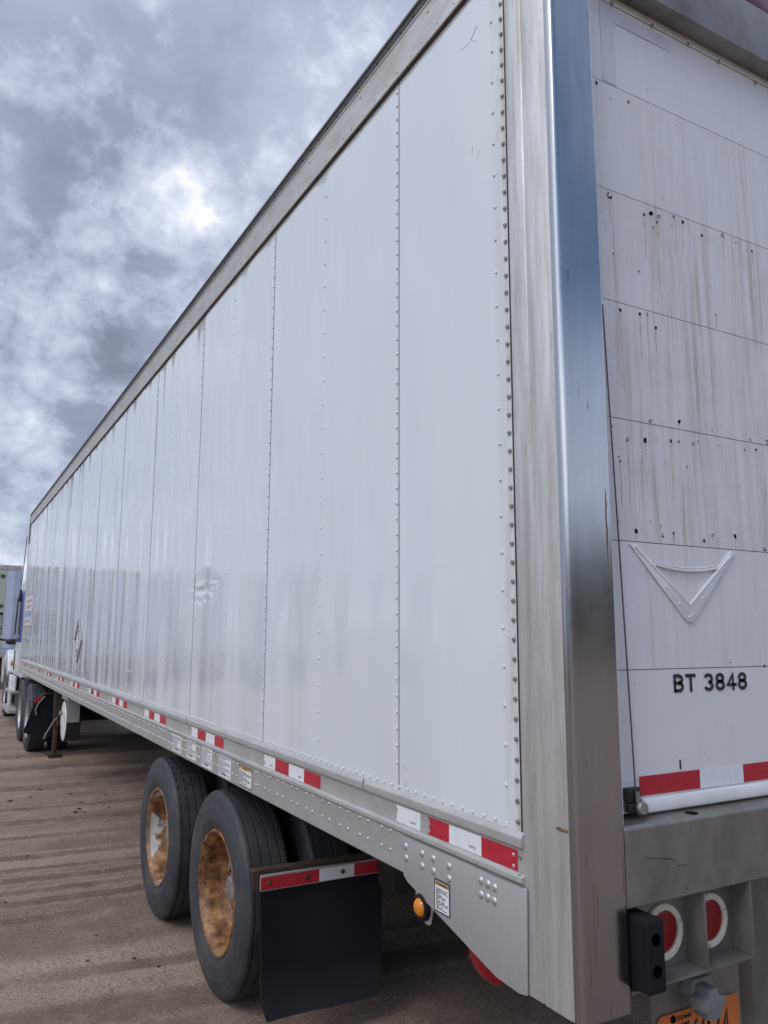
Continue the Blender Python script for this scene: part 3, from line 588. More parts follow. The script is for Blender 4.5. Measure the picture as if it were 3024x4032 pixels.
# rubber dock bumper with two bolt holes
bp = MB(); bp.box(.1500, .207, -.050, .0635, .986, 1.145)
BP = bp.build('dock_bumper', M['rubber'], T, .008, seg=3)
for z in (1.103, 1.035): MB().lathe([(.0005, .0), (.0125, 0), (.0135, -.0006)], (.1775, -.0504, z), 1, 20).build('bolt_hole_shade', M['pit'], BP)  # flat near-black discs paint the shade inside the bolt holes
# number plate and its lamp
LP = MB().box(.318, .650, .104, .108, .66, .972).build('plate_backing', M['box'], T)
q = arc(.331 + .016, .846 - .016, .016, 180, 90, 4) + arc(.636 - .016, .846 - .016, .016, 90, 0, 4) + arc(.636 - .016, .71, .016, 0, -90, 4) + arc(.331 + .016, .71, .016, 270, 180, 4)
PL = MB().prism(q, 1, .0985, .1015).build('number_plate', M['orange'], T, .0008)
rear_text('SEMI TRAILER', (2666, 4008), (2840, 3960), (2684, 3992), (2690, 4006), .0975, PL, M['ink'], .004, 'plate_lettering').location.z = .8265
me = glyphs('76924', .066, .030, .0085, .0085, M['ink']); link('plate_number', me, PL, (.412, .0975, .752), REAR)
MB().lathe([(.0005, -.003), (.008, -.0025), (.0095, 0)], (.384, .0975, .833), 1, 14).build('plate_bolt', M['hole'], PL)
pl = MB(); pl.prism([(.418, .895), (.43, .925), (.50, .925), (.508, .895), (.49, .875), (.43, .875)], 1, .070, .1035); pl.prism([(.412, .868), (.414, .893), (.438, .897), (.442, .916), (.470, .916), (.472, .897), (.494, .893), (.497, .874), (.485, .869), (.478, .848), (.455, .842), (.432, .846), (.425, .865)], 1, .026, .0695)
PLO = pl.build('plate_lamp', M['pgrey'], T, .002)
for k in range(5): MB().box(.430 + k * .0105, .433 + k * .0105, .0245, .0262, .850, .872).build('lamp_fin', M['pgrey'], PLO)
for a, z in ((.452, .93), (.497, .94)): MB().lathe([(.0005, -.004), (.006, -.003), (.007, 0)], (a, .1005, z), 1, 10).build('plate_lamp_screw', M['rustiron'], PLO)
# underride guard
for s in (0, 1):
    x0 = .70 if not s else WD - .81
    MB().box(x0, x0 + .11, .10, .20, .60, 1.16).build('guard_upright', M['box'], T, .006)
MB().box(.06, WD - .06, .10, .2, .46, .5985).build('guard_bar', M['box'], T, .008)
# rust stains on the corner wrap
def stain(px, py0, py1, wd, face=1):
    a, b_ = U(px, py0, 1, -.0018), U(px, py1, 1, -.0018); p = MB(); n = 14; Lp, Rp = [], []
    for i in range(n + 1):
        t = i / n; z = lerp(a.z, b_.z, t); ww = wd * sin(pi * min(1, t * 1.02)) ** .7 * (.5 + .5 * random.random()); wo = random.uniform(-.35, .35) * wd; Lp.append((a.x - ww * .7 + wo, z)); Rp.append((a.x + ww * .5 + wo + .0002, z))
    p.prism(Lp + Rp[::-1], 1, -.0020, -.0012); return p.build('rust_streak', M['stain'], T)
stain(2384, 1925, 2225, .0042); stain(2452, 3350, 3530, .002)
for px, a, b_ in ((2338, 3480, 3800), (2352, 3500, 3650), (2310, 3360, 3420), (2325, 3700, 3900)): stain(px, a, b_, .0016)
for px, py in ((2210, 3270),):
    q = U(px, py, 0, -.0058); MB().prism([(q.y - .02, q.z + .004), (q.y + .015, q.z + .006), (q.y + .02, q.z), (q.y, q.z - .003), (q.y - .022, q.z - .002)], 0, -.0062, -.0052).build('rust_streak', M['stain'], T)
# ------------------------------------------------------------------ gusset, amber lamp, oval lamp
GP = MB().prism([(.768, 1.176), (.768, 1.062), (.745, 1.048), (.700, 1.037), (.304, .934), (.215, .929), (.185, .935), (.178, 1.178), (.40, 1.177)], 0, -.0105, -.0065).build('gusset_plate', M['gusset'], T, .0015)
MB().prism([(.700, 1.036), (.304, .934), (.304, .9335), (.700, 1.0355)], 0, -.010, .03).build('gusset_flange', M['gusset'], GP)
MB().tube([(-.009, .766, 1.178), (-.009, .5, 1.1785), (-.0095, .3, 1.177), (-.009, .19, 1.178)], .0018, 6).build('sealant_bead', M['pgrey'], GP)
br_ = [(.722, 1.03), (.628, 1.015), (.632, .975), (.648, .957), (.66, .957), (.735, 1.0)]
AB = MB().prism([U(1400 + .4822 * a, 3000 + .4822 * b_, 0, .004).yz[:] for a, b_ in ((497, 1020), (640, 1150), (625, 1230), (612, 1325), (598, 1337), (575, 1325), (485, 1205), (480, 1170))], 0, .004, .008).build('lamp_bracket', M['gusset'], T, .001)
ac = U(1400 + .4822 * 545, 3000 + .4822 * 1185, 0, -.004)
MB().lathe([(.037, .006), (.039, -.002), (.037, -.010), (.0295, -.013), (.027, -.008)], ac, 0, 32).build('grommet', M['rubber'], AB)
MB().lathe([(.0005, -.020), (.010, -.0195), (.018, -.0165), (.024, -.011), (.0275, -.004)], ac + Vector((-.002, .002, 0)), 0, 32).build('amber_lens', M['amber'], AB)
ov = MB(); n = 28; ca = U(1900, 3788, 0, .06); sl_ = math.atan2(.898 - .846, .16)
for k, (s, d) in enumerate(((.001, -.024), (.45, -.022), (.8, -.015), (1, 0), (1, .02))):
    ov.v += [(.07 + d, ca.y + .080 * s * cos(2 * pi * i / n) * cos(sl_) - .043 * s * sin(2 * pi * i / n) * sin(sl_), ca.z + .080 * s * cos(2 * pi * i / n) * sin(sl_) + .043 * s * sin(2 * pi * i / n) * cos(sl_)) for i in range(n)]
for k in range(4):
    for i in range(n): ov.f.append((k * n + i, k * n + (i + 1) % n, (k + 1) * n + (i + 1) % n, (k + 1) * n + i)); ov.mi.append(0)
OV = ov.build('oval_side_lamp', M['redlens'], T)
MB().box(.092, .1, ca.y - .13, ca.y + .11, ca.z - .03, ca.z + .12).build('lamp_mount', M['cream'], OV)
# ------------------------------------------------------------------ rivets
riv_w = MB().lathe([(.0, -.85), (.5, -.74), (.86, -.40), (1, 0)], (0, 0, 0), 0, 8).mesh('rivet', M['side_rivet'])
riv_me = MB().lathe([(.0, -.62), (.5, -.52), (.86, -.26), (1, 0)], (0, 0, 0), 0, 8).mesh('rivet', M['rivet'])
bolt_side = MB().lathe([(.0, -.55), (.34, -.5), (.42, -.75), (.78, -.72), (1.0, 0)], (0, 0, 0), 0, 8).mesh('bolt', M['bolt'])
RV = []                                  # (x, y, z, radius, kind)
def rz(z): return z + .03
z = 3.61
while z > 1.29: RV.append((-.0005, .216, rz(z) , .0069, 1)); z -= .0503
z = 3.615
while z > 1.27: RV.append((-.0005, .261, rz(z) - .03, .0058, 4)); z -= .1003
for k, y in enumerate(seams[1:-1]):
    z = 1.386
    while z < 3.76: RV.append((-.0003, y + .014, z, .0058, 4)); z += .0525
for k in range(len(seams) - 2):
    y = (seams[k + 1] + seams[k + 2]) / 2 + .012; z = 1.388
    while z < 3.74: RV.append((-.001, y, z, .0058, 4)); z += .103
y = .262
while y < L - .1:
    RV.append((-.0006, y, 1.3145, .0058, 4)); y += .0497
y = .25
while y < L - .1:
    RV.append((-.0076, y, 3.822, .0046, 0)); y += .098 if random.random() < .8 else .075
y = .6
while y < L - .2: RV.append((-.0118, y, 3.905, .0042, 0)); y += .5
y = .25
while y < L - .2: RV.append((-.008, y, 3.966, .0048, 2)); y += .09
y = .86
while y < L - .25:
    for z in (1.172, 1.115):
        for dy in (0, .058):
            if 2.1 < y + dy < 3.62: continue
            RV.append((-.005, y + dy, z, .0068, 0))
    y += .152
for y in (2.10, 2.36, 2.42, 2.68, 2.74, 3.0, 3.04, 3.3, 3.36, 3.60):
    for z in (1.166, 1.112): RV.append((-.005, y, z, .0066, 0))
for y in [.235] + [2.06 + PITCH * k for k in range(10)]:
    for z in (1.245, 1.218): RV.append((-.0042, y, z, .0055, 0))
for z in (1.245, 1.200): RV.append((-.0045, .207, z, .0062, 1))
for y, z in [(.755, 1.118), (.753, 1.085), (.66, 1.119), (.661, 1.084), (.599, 1.119), (.599, 1.085), (.517, 1.118), (.518, 1.085), (.367, 1.119), (.336, 1.118), (.308, 1.117), (.366, 1.084), (.337, 1.085), (.309, 1.084)]:
    RV.append((-.0105, y, z + .03, .0118, 3))
RV.sort(key=lambda r: -r[3] / (Vector(r[:3]) - CAM).length)
gr_me = MB().lathe([(.0, -.42), (.35, -.4), (.68, -.3), (.9, -.14), (1, 0)], (0, 0, 0), 0, 14).mesh('rivet', M['rivet'])
rest = {0: MB(), 1: MB(), 2: MB(), 4: MB()}
for i, (x, y, z, r, k) in enumerate(RV):
    if i < 300 and k != 2: link('rivet' if k != 1 else 'bolt', (riv_me, bolt_side, riv_me, gr_me, riv_w)[k], T, (x, y + random.uniform(-.001, .001), z), (random.uniform(0, 6), 0, 0), r)
    else: rest[k if k != 3 else 0].lathe([(.0, -.8 * r), (.6 * r, -.62 * r), (r, 0)], (x, y, z), 0, 6)
for k, mt in ((0, 'rivet'), (1, 'bolt'), (2, 'darkstrip'), (4, 'side_rivet')):
    if rest[k].v: rest[k].build('rivets', M[mt], T)['kind'] = 'stuff'
for pts, w_ in (([(1878, 100), (1866, 130), (1852, 160)], .0012), ([(1850, 150), (1862, 158), (1884, 165)], .0009), ([(1812, 200), (1835, 180), (1850, 168)], .0007), ([(1860, 580), (1858, 610)], .0016), ([(1886, 590), (1880, 620)], .0012), ([(1592, 3010), (1594, 3025), (1596, 3036)], .0014), ([(1598, 3075), (1596, 3092), (1599, 3104)], .0012), ([(1164, 2873), (1168, 2888)], .0018), ([(1130, 2856), (1131, 2862)], .0016), ([(1720, 2230), (1760, 2222)], .0006), ([(2036, 2570), (2024, 2530), (2030, 2490)], .0010)):
    MB().tube([U(a, b_, 0, -.0012) for a, b_ in pts], w_ * .55, 4).build('scuff_mark', M['scuff'], T)
# ------------------------------------------------------------------ reflective tape on the rail
def tape(y1, y0, k, ragged=0, dot=False):
    zt, zb = 1.2585, 1.2085
    pts = [(y0, zb), (y0, zt)] + [(y1, zt)]
    if ragged: pts += [(y1 - random.uniform(0, .018), lerp(zt, zb, t)) for t in (.2, .4, .55, .75)]
    pts += [(y1 + (random.uniform(-.01, .012) if ragged else 0), zb)]
    o = MB().prism(pts, 0, -.0050, -.0042).build('reflective_tape', M['red' if k else 'wtape'], T, smooth=False)
    if dot: link('tape_print', text_mesh('DOT-C2', .008, M['greyink']), o, (-.0056, y0 + .055, zb + .012), SIDE)
tape(.824, .678, 0, 1, True); tape(.637, .5235, 1, 1); tape(.523, .3695, 0, 0, True); tape(.369, .217, 1)
tape(2.001, 1.8655, 0, 1, True); tape(1.865, 1.7115, 1); tape(1.711, 1.5535, 0, 0, True); tape(1.553, 1.398, 1)
tape(3.181, 3.0525, 0, 1); tape(3.052, 2.8955, 1); tape(2.895, 2.7355, 0); tape(2.735, 2.584, 1)
for e in (3.78, 5.00, 6.235, 7.455, 8.69, 9.96, 11.27, 12.55, 13.7):
    tape(e + .62, e + .4705, 0, 1); tape(e + .47, e + .3105, 1); tape(e + .31, e + .1555, 0); tape(e + .155, e, 1)
# ------------------------------------------------------------------ labels on the rail and the gusset
def label(name, y1, y0, zt, zb, x, head, border, title, rows, par=None, tilt=0):
    o = MB().box(x, x + .0008, y0, y1, zb, zt).build(name, M['navy' if border else 'paper'], par or T)
    bw = .005 if border else 0; H = zt - zb; hd = .13 * H if head else .02 * H
    if border: MB().box(x - .0004, x, y0 + bw, y1 - bw, zb + bw, zt - hd - bw).build('label_paper', M['paper'], o)
    if head: MB().box(x - .0005, x, y0 + bw, y1 - bw, zt - hd - bw + .0002, zt - bw).build('label_header', M[head], o)
    if title: link('label_title', text_mesh(title, hd * .62, M['ink'], align='CENTER', xs=1.6), o, (x - .0012, (y0 + y1) / 2, zt - hd * .78 - bw), SIDE)
    tx = MB(); rr = random.Random(int(y0 * 1000)); z = zt - hd - bw - .09 * H; ru = (H - hd - 2 * bw) * .84 / rows
    for i in range(rows):
        s = y1 - bw - .006; e = lerp(y0 + bw + .006, y1, rr.choice((0, 0, .05, .35) if i % 4 < 3 else (.45, .6)))
        while s > e + .012:
            wl = rr.uniform(.008, .03); tx.box(x - .0008, x - .0004, max(e, s - wl), s, z - ru * .5, z); s -= wl + .004
        z -= ru
    if not border: tx.box(x - .0008, x - .0004, lerp(y0, y1, .35), lerp(y0, y1, .7), zb + .010, zb + .018)
    tx.build('label_print', M['greyink' if not border else 'ink'], o); return o
label('identification_label', 3.585, 3.384, 1.178, 1.080, -.0060, None, False, None, 11)
label('identification_label', 3.264, 3.068, 1.185, 1.083, -.0060, None, False, None, 10)
label('identification_label', 2.960, 2.764, 1.184, 1.076, -.0060, None, False, None, 12)
label('identification_label', 2.650, 2.454, 1.190, 1.074, -.0060, None, False, None, 13)
label('warning_label', 2.330, 2.145, 1.170, 1.078, -.0062, 'gold', True, 'WARNING', 9)
label('warning_label', .592, .512, 1.101, 1.012, -.0118, 'tan', True, 'WARNING', 14, GP)
# ------------------------------------------------------------------ faded sign near the nose and the diamond placard holder
SG = MB().box(-.0036, -.0024, 13.05, 14.48, 1.89, 2.458).build('faded_sign', M['stickerw'], T)
bd = MB()
for a in ((13.05, 14.48, 2.43, 2.458), (13.05, 14.48, 1.89, 1.915), (13.05, 13.10, 1.9155, 2.4295), (14.44, 14.48, 1.9155, 2.4295)): bd.box(-.0042, -.0037, *a)
bd.build('sign_border', M['orangetxt'], SG)
for z0, z1, a, b_, mt in ((2.30, 2.37, 13.3, 14.2, 'orangetxt'), (2.20, 2.275, 13.3, 14.2, 'orangetxt'), (2.05, 2.17, 13.2, 14.4, 'bluetxt'), (1.95, 2.02, 13.4, 14.3, 'orangetxt')):
    tx = MB(); y = b_
    while y > a:
        wl = random.uniform(.05, .09); tx.box(-.0042, -.0037, y - wl, y, z0 + random.uniform(0, .015), z1 - random.uniform(0, .012)); y -= wl + .022
    tx.build('illegible_lettering', M[mt], SG)
dc = (7.715, 1.712); hs = .238
dd = MB()
for (a, b_) in (((0, 1), (1, 0)), ((1, 0), (0, -1)), ((0, -1), (-1, 0)), ((-1, 0), (0, 1))):
    dd.tube([(-.010, dc[0] + a[0] * hs, dc[1] + a[1] * hs), (-.010, dc[0] + b_[0] * hs, dc[1] + b_[1] * hs)], .009, 6)
for zz_ in (.1, -.1): dd.tube([(-.008, dc[0] - hs + abs(zz_), dc[1] + zz_), (-.008, dc[0] + hs - abs(zz_), dc[1] + zz_)], .006, 6)
dd.build('diamond_placard_holder', M['rail'], T)
# ------------------------------------------------------------------ wheels
RT = .492
def tyre_mesh(kind, R=RT, rr=.293, W_=.262):
    prof = [(rr, .030), (rr + .012, .018), (rr + .05, .008), (rr + .054, .0065), (rr + .060, .0078), (rr + .095, .000), (rr + .102, .0018), (rr + .106, .000), (R - .075, .002), (R - .070, .0045), (R - .055, .006), (R - .042, .009), (R - .040, .0115), (R - .030, .013), (R - .014, .022), (R - .003, .034)]
    ng = 4; a0, a1 = .034, W_ - .034; gw = .0055; gi = []
    for g_ in range(ng):
        c_ = a0 + (a1 - a0) * (g_ + .5) / ng - .004
        gi += list(range(len(prof), len(prof) + 6))
        prof += [(R, c_ - gw - .003), (R, c_ - gw), (R - .008, c_ - gw * .4), (R - .008, c_ + gw * .4), (R, c_ + gw), (R, c_ + gw + .003)]
    prof += [(R - .003, W_ - .034), (R - .014, W_ - .022), (R - .03, W_ - .013), (R - .05, W_ - .007), (rr + .095, W_), (rr + .05, W_ - .008), (rr + .012, W_ - .018), (rr, W_ - .03)]
    gs = set(gi)
    def wob(q, r, d, j):
        if kind and q in gs: d += .0042 * (1 if (j // 2) % 2 else -1)
        if kind == 0 and q in gs: d += .0008 * (1 if j % 3 else -1)
        return r, d
    p = MB().lathe(prof, (0, 0, 0), 0, 192, wob)
    return p.mesh('tyre', M['tyre'], angle=28)
def letter_ring(mesh_name, body, r, x):
    me = text_mesh(body, .052, M['tyre'], .001, extrude=.0012); xsv = [v.co.x for v in me.vertices]; mid_ = (max(xsv) + min(xsv)) / 2
    for v in me.vertices:
        th = pi / 2 + (v.co.x - mid_) / r; rad = r + v.co.y - .02
        v.co = Vector((x - v.co.z, rad * cos(th), rad * sin(th)))
    return me
def rim_mesh(mat):
    p = MB().lathe([(.296, .030), (.300, .022), (.297, .016), (.288, .017), (.283, .030), (.272, .040), (.268, .075), (.262, .10), (.256, .165), (.235, .182), (.17, .186), (.15, .178), (.14, .150), (.112, .146), (.108, .12)], (0, 0, 0), 0, 64)
    return p.mesh('rim', mat, angle=50)
def hub_mesh(mat):
    p = MB().lathe([(.0005, .085), (.045, .086), (.062, .094), (.068, .11), (.085, .115), (.09, .15)], (0, 0, 0), 0, 32)
    for k in range(10):
        a = 2 * pi * k / 10; p.cyl((0, .142 * cos(a), .142 * sin(a)), 0, .015, .125, .182, 6)
    return p.mesh('hub', mat, angle=40)
ty = [tyre_mesh(0), tyre_mesh(1)]; rim_a, rim_b = rim_mesh(M['rim']), rim_mesh(M['rimB']); hub_a = hub_mesh(M['bolt']); rim_g, hub_g = rim_mesh(M['alurim']), hub_mesh(M['pgrey'])
def wheel(par, x, y, tk, rim, hub, flip=False, zc=.484, rad=RT, spin=0, out=True):
    s = rad / RT
    t = link('tyre', ty[tk], par, (x, y, zc), (spin, 0, pi if flip else 0), s)
    if out:
        r = bpy.data.objects.new('rim', rim); C.objects.link(r); r.parent = t
        h = bpy.data.objects.new('hub', hub); C.objects.link(h); h.parent = t
    return t
AX = (2.72, 3.985)
for i, y in enumerate(AX):
    t = wheel(T, .004, y, i, rim_a if i == 0 else rim_b, hub_a, spin=0); t2 = wheel(T, .335, y, i, rim_a, hub_a, out=False, spin=1.2)
    wheel(T, WD - .004, y, 0, rim_a, hub_a, True); wheel(T, WD - .335, y, 0, rim_a, hub_a, True, out=False)
    MB().cyl((0, y, .484), 0, .065, .2, WD - .2, 16).build('axle', M['dark'], T)
    for xx in (.66, WD - .70): MB().box(xx, xx + .04, y - .5, y + .5, .62, .70).build('leaf_spring', M['dark'], T)
    for xx in (.15, WD - .6): MB().cyl((0, y, .484), 0, .2, xx + .12, xx + .4, 24).build('brake_drum', M['dark'], T)
for xx in (.62, WD - .74): MB().box(xx, xx + .12, 1.2, 5.4, .86, 1.07).build('slider_rail', M['dark'], T)
for yy in (2.0, 3.35, 4.75):
    for xx in (.62, WD - .74): MB().box(xx, xx + .12, yy - .08, yy + .08, .6, .865).build('spring_hanger', M['dark'], T)
MB().box(.1, WD - .1, .3, .38, .95, 1.1).build('rear_cross_beam', M['dark'], T)
MB().cyl((0, 1.55, .78), 0, .13, .8, 1.6, 20).build('air_tank', M['dark'], T)
# mud flaps on the trailer
def flap(par, x0, x1, y, z1, z0, mirror=False):
    p = MB(); n = 10; m_ = 8; vs = []
    for j in range(n + 1):
        t = j / n
        for i in range(m_ + 1):
            u = i / m_; x = lerp(x0, x1, u) + (.010 * t * (1 if u < .5 else -2))
            r = (0, 0, .006, .026)[max(0, j - n + 3)] if i in (0, m_) else 0
            vs.append((x + (r if i == 0 else -r if i == m_ else 0), y - .025 * sin(t * 2.2) - .16 * max(0, t - .78) * (t - .5) + .008 * sin(u * 6), lerp(z1, z0, t)))
    w_ = m_ + 1; fs = [(j * w_ + i, j * w_ + i + 1, (j + 1) * w_ + i + 1, (j + 1) * w_ + i) for j in range(n) for i in range(m_)]
    p.add(vs, fs); p.add([(x, yy + .009, z) for x, yy, z in vs], [f[::-1] for f in fs])
    k = len(vs); rim_ = [i for i in range(w_)] + [j * w_ + m_ for j in range(1, n + 1)] + [n * w_ + i for i in range(m_ - 1, -1, -1)] + [j * w_ for j in range(n - 1, 0, -1)]
    p.add([vs[i] for i in rim_] + [(vs[i][0], vs[i][1] + .009, vs[i][2]) for i in rim_], [(i, (i + 1) % len(rim_), len(rim_) + (i + 1) % len(rim_), len(rim_) + i) for i in range(len(rim_))])
    return p.build('mud_flap', M['flap'], par, angle=50)
FY = 2.09
for s in (0, 1):
    a, b_ = (.024, .646) if not s else (WD - .646, WD - .024)
    F = flap(T, a, b_, FY, .722, .122)
    MB().prism([(FY + .012, .738), (FY + .062, .738), (FY + .062, .732), (FY + .018, .732), (FY + .018, .655), (FY + .012, .655)], 0, a - .03 if not s else a, b_ + .0).build('flap_hanger', M['rustiron'], F)
    xx = [U(900 + .4219 * q, 3430, 1, FY).x for q in (286, 826, 828, 1150, 1152, 1425)] if not s else [a, a + .2, a + .201, a + .4, a + .401, b_]
    for k in range(3): MB().box(xx[2 * k], xx[2 * k + 1], FY - .0245, FY - .0225, .662, .716).build('reflective_tape', M['red' if k != 1 else 'wtape'], F)
    MB().box(a, b_, FY - .022, FY + .0, .658, .722).build('flap_clamp', M['rail'], F)
    for q in (366, 712, 1045, 1365):
        v = U(900 + .4219 * q, 3430, 1, FY).x if not s else a + .1
        MB().lathe([(.0005, -.008), (.006, -.0075), (.0105, -.003), (.0115, 0)], (v, FY - .0245, .69), 1, 10).build('flap_bolt', M['rustiron'], F)
MB().box(.6, WD - .6, FY + .0, FY + .05, .70, .75).build('flap_bar', M['dark'], T)
# ------------------------------------------------------------------ landing gear, fuel tank
for s in (0, 1):
    x = .225 if not s else WD - .225 - .08
    LG = MB().box(x, x + .08, 11.25, 11.36, .42, 1.1).build('landing_leg', M['brownleg'], T, .006)
    MB().box(x + .012, x + .068, 11.265, 11.345, .05, .42).build('inner_leg', M['brownleg'], LG, .004)
    MB().prism([(11.16, .004), (11.45, .004), (11.47, .05), (11.46, .055), (11.44, .02), (11.17, .02), (11.15, .055), (11.14, .05)], 0, x - .05, x + .13).build('foot', M['brownleg'], LG)
    MB().tube([(x + .05, 11.2, .45), (x + .35 * (1 if not s else -1), 10.75, 1.08)], .022, 8).build('brace', M['brownleg'], LG)
    MB().tube([(x + .05, 11.23, .45), (x + .05, 10.65, 1.08)], .018, 8).build('brace', M['brownleg'], LG)
MB().tube([(.27, 11.24, .55), (.22, 11.22, .50), (.12, 11.18, .33), (.10, 11.17, .27)], .012, 8).build('crank_handle', M['pgrey'], T)
MB().cyl((0, 11.30, .72), 0, .025, .3, WD - .3, 10).build('cross_shaft', M['brownleg'], T)
ft = MB().lathe([(.0005, .012), (.16, .008), (.235, .006), (.246, .014), (.25, .03), (.25, .17), (.0005, .17)], (.085, 9.18, .715), 0, 48).build('fuel_tank', M['dark'], T, angle=30)
MB().lathe([(.0005, .004), (.16, .001), (.232, -.001), (.240, .004)], (.085, 9.18, .715), 0, 40).build('tank_end', M['truckwhite'], ft)
MB().box(.085, .23, 8.90, 8.93, .72, 1.06).build('tank_bracket', M['gusset'], ft)
MB().box(.09, .25, 8.9315, 9.45, .968, 1.06).build('tank_hanger', M['gusset'], ft)
MB().cyl((.06, 9.30, .80), 0, .03, -.01, .03, 16).build('filler_cap', M['bolt'], ft)
MB().box(.42, .48, 8.0, 8.1, .84, .90).build('amber_marker', M['amber'], T, .01)
MB().box(1.2, WD - .2, 8.1, 9.9, .46, .80).build('pallet_rack', M['dark'], T, .02)
# ------------------------------------------------------------------ the tractor
K = thing('tractor_unit', (1.22, 15.2, 0), 'white bonneted tractor unit coupled under the nose of the long riveted trailer', 'truck')
CX0, CX1 = .045, 2.40
# cab shell as a side outline lofted across
CAB = MB().prism([(15.16, .93), (16.45, .93), (16.52, 1.2), (16.60, 1.62), (16.28, 2.62), (15.9, 2.78), (15.2, 2.86), (15.14, 2.78)], 0, CX0, CX1).build('cab', M['truckwhite'], K, .05, seg=3)
MB().prism([(15.24, 1.605), (16.50, 1.605), (16.22, 2.55), (15.24, 2.60)], 0, CX0 - .004, CX0 + .01).build('blue_side_panel', M['blue'], CAB)
MB().prism([(15.75, 1.68), (16.44, 1.68), (16.20, 2.46), (15.75, 2.48)], 0, CX0 - .007, CX0 - .0045).build('side_window', M['glass'], CAB)
MB().box(CX0 - .006, CX0 + .01, 15.22, 15.235, .98, 2.6).build('door_seam', M['seal'], CAB)
MB().prism([(15.3, 2.84), (15.95, 2.75), (16.2, 2.70), (15.9, 2.95), (15.3, 3.02)], 0, .25, 2.2).build('roof_cap', M['truckwhite'], CAB, .03)
HD = MB().prism([(16.5, .98), (16.55, 1.62), (17.2, 1.52), (18.3, 1.34), (18.75, 1.1), (18.82, .75), (18.3, .98), (17.7, 1.0)], 0, .32, 2.12).build('bonnet', M['truckwhite'], K, .06, seg=3)
MB().prism([(16.48, .93), (16.52, 1.55), (16.9, 1.50), (17.15, 1.25), (17.2, .93)], 0, .05, .34).build('cowl_side', M['truckwhite'], K, .04, seg=3)
MB().prism([(17.0, .98), (17.2, 1.30), (17.6, 1.42), (18.2, 1.30), (18.75, 1.0), (18.85, .70), (18.6, .66), (18.35, .98), (17.8, 1.10), (17.45, .98), (17.3, .86)], 0, -.04, .36).build('front_fender', M['truckwhite'], K, .03, seg=3)
MB().prism([(17.0, .98), (17.2, 1.30), (17.6, 1.42), (18.2, 1.30), (18.75, 1.0), (18.85, .70), (18.6, .66), (18.35, .98), (17.8, 1.10), (17.45, .98), (17.3, .86)], 0, 2.08, 2.48).build('front_fender', M['truckwhite'], K, .03, seg=3)
MB().cyl((.03, 17.05, 1.16), 0, .045, -.02, .02, 20).build('side_marker_lamp', M['amber'], K)
MB().box(.036, .049, 16.62, 16.74, 1.02, 1.42).build('air_vent', M['black'], K, .005)
# step fairing, steps, tank
MB().prism([(15.9, .925), (17.15, .925), (17.15, .30), (16.9, .30), (16.75, .56), (15.95, .62)], 0, .02, .06).build('step_fairing', M['truckwhite'], K, .01)
MB().box(.0, .06, 16.85, 17.15, .30, .92).build('fairing_edge', M['truckwhite'], K, .015)
MB().box(-.06, .22, 15.85, 17.0, .60, .65).build('step', M['steptread'], K, .008); MB().box(-.09, .22, 15.65, 17.3, .24, .31).build('step', M['steptread'], K, .01)
MB().box(.10, .6, 15.4, 16.9, .24, .92).build('battery_box', M['black'], K, .02)
MB().box(.75, 1.75, 11.0, 18.3, .62, .90).build('chassis_frame', M['dark'], K)
MB().lathe([(.0005, 0), (.45, 0), (.5, .03), (.5, .06), (.0005, .06)], (1.22, 13.2, .98), 2, 32).build('fifth_wheel', M['dark'], K)
MB().box(.12, .5, 14.2, 15.0, .5, .95).build('side_box', M['black'], K, .02)
# mirrors, grab handle, aerial
MR = MB().box(-.50, -.232, 16.60, 16.68, 1.735, 2.20).build('door_mirror', M['black'], K, .03, seg=3)
MB().box(-.485, -.245, 16.594, 16.5985, 1.87, 2.14).build('mirror_glass', M['mirror'], MR); MB().box(-.485, -.245, 16.594, 16.5985, 1.755, 1.855).build('mirror_glass', M['mirror'], MR)
MB().tube([(-.35, 16.65, 1.75), (-.31, 16.65, 1.68), (-.22, 16.65, 1.64), (-.10, 16.62, 1.63)], .02, 10).build('mirror_arm', M['black'], MR)
MB().lathe([(.0005, -.10), (.04, -.09), (.058, -.03), (.062, .04), (.05, .09), (.0005, .095)], (-.05, 16.60, 1.60), 0, 20).build('mirror_mount', M['black'], MR)
MB().tube([(.03, 16.28, 2.55), (.005, 16.25, 2.45), (.0, 16.45, 1.75)], .013, 8).build('mirror_brace', M['black'], K)
MB().box(.0, .05, 15.95, 16.03, 2.40, 2.64).build('aerial_base', M['black'], K, .012); MB().tube([(.02, 16.0, 2.62), (.045, 16.0, 3.2), (.066, 16.0, 3.73)], .008, 6).build('aerial', M['black'], K)
# wheels
for y in (12.12, 13.40):
    wheel(K, -.075, y, 1, rim_g, hub_g, zc=.495, rad=.505); wheel(K, .26, y, 0, rim_g, hub_g, zc=.495, rad=.505, out=False); wheel(K, 2.52, y, 0, rim_g, hub_g, True, zc=.495, rad=.505); wheel(K, 2.19, y, 0, rim_g, hub_g, True, zc=.495, rad=.505, out=False)
    MB().cyl((0, y, .495), 0, .09, .2, 2.3, 14).build('axle', M['dark'], K)
for x, f in ((-.02, 0), (2.46, 1)): wheel(K, x, 17.95, 0, rim_g, hub_g, bool(f), zc=.495, rad=.505)
MB().cyl((0, 17.95, .495), 0, .06, .2, 2.3, 12).build('axle', M['dark'], K)
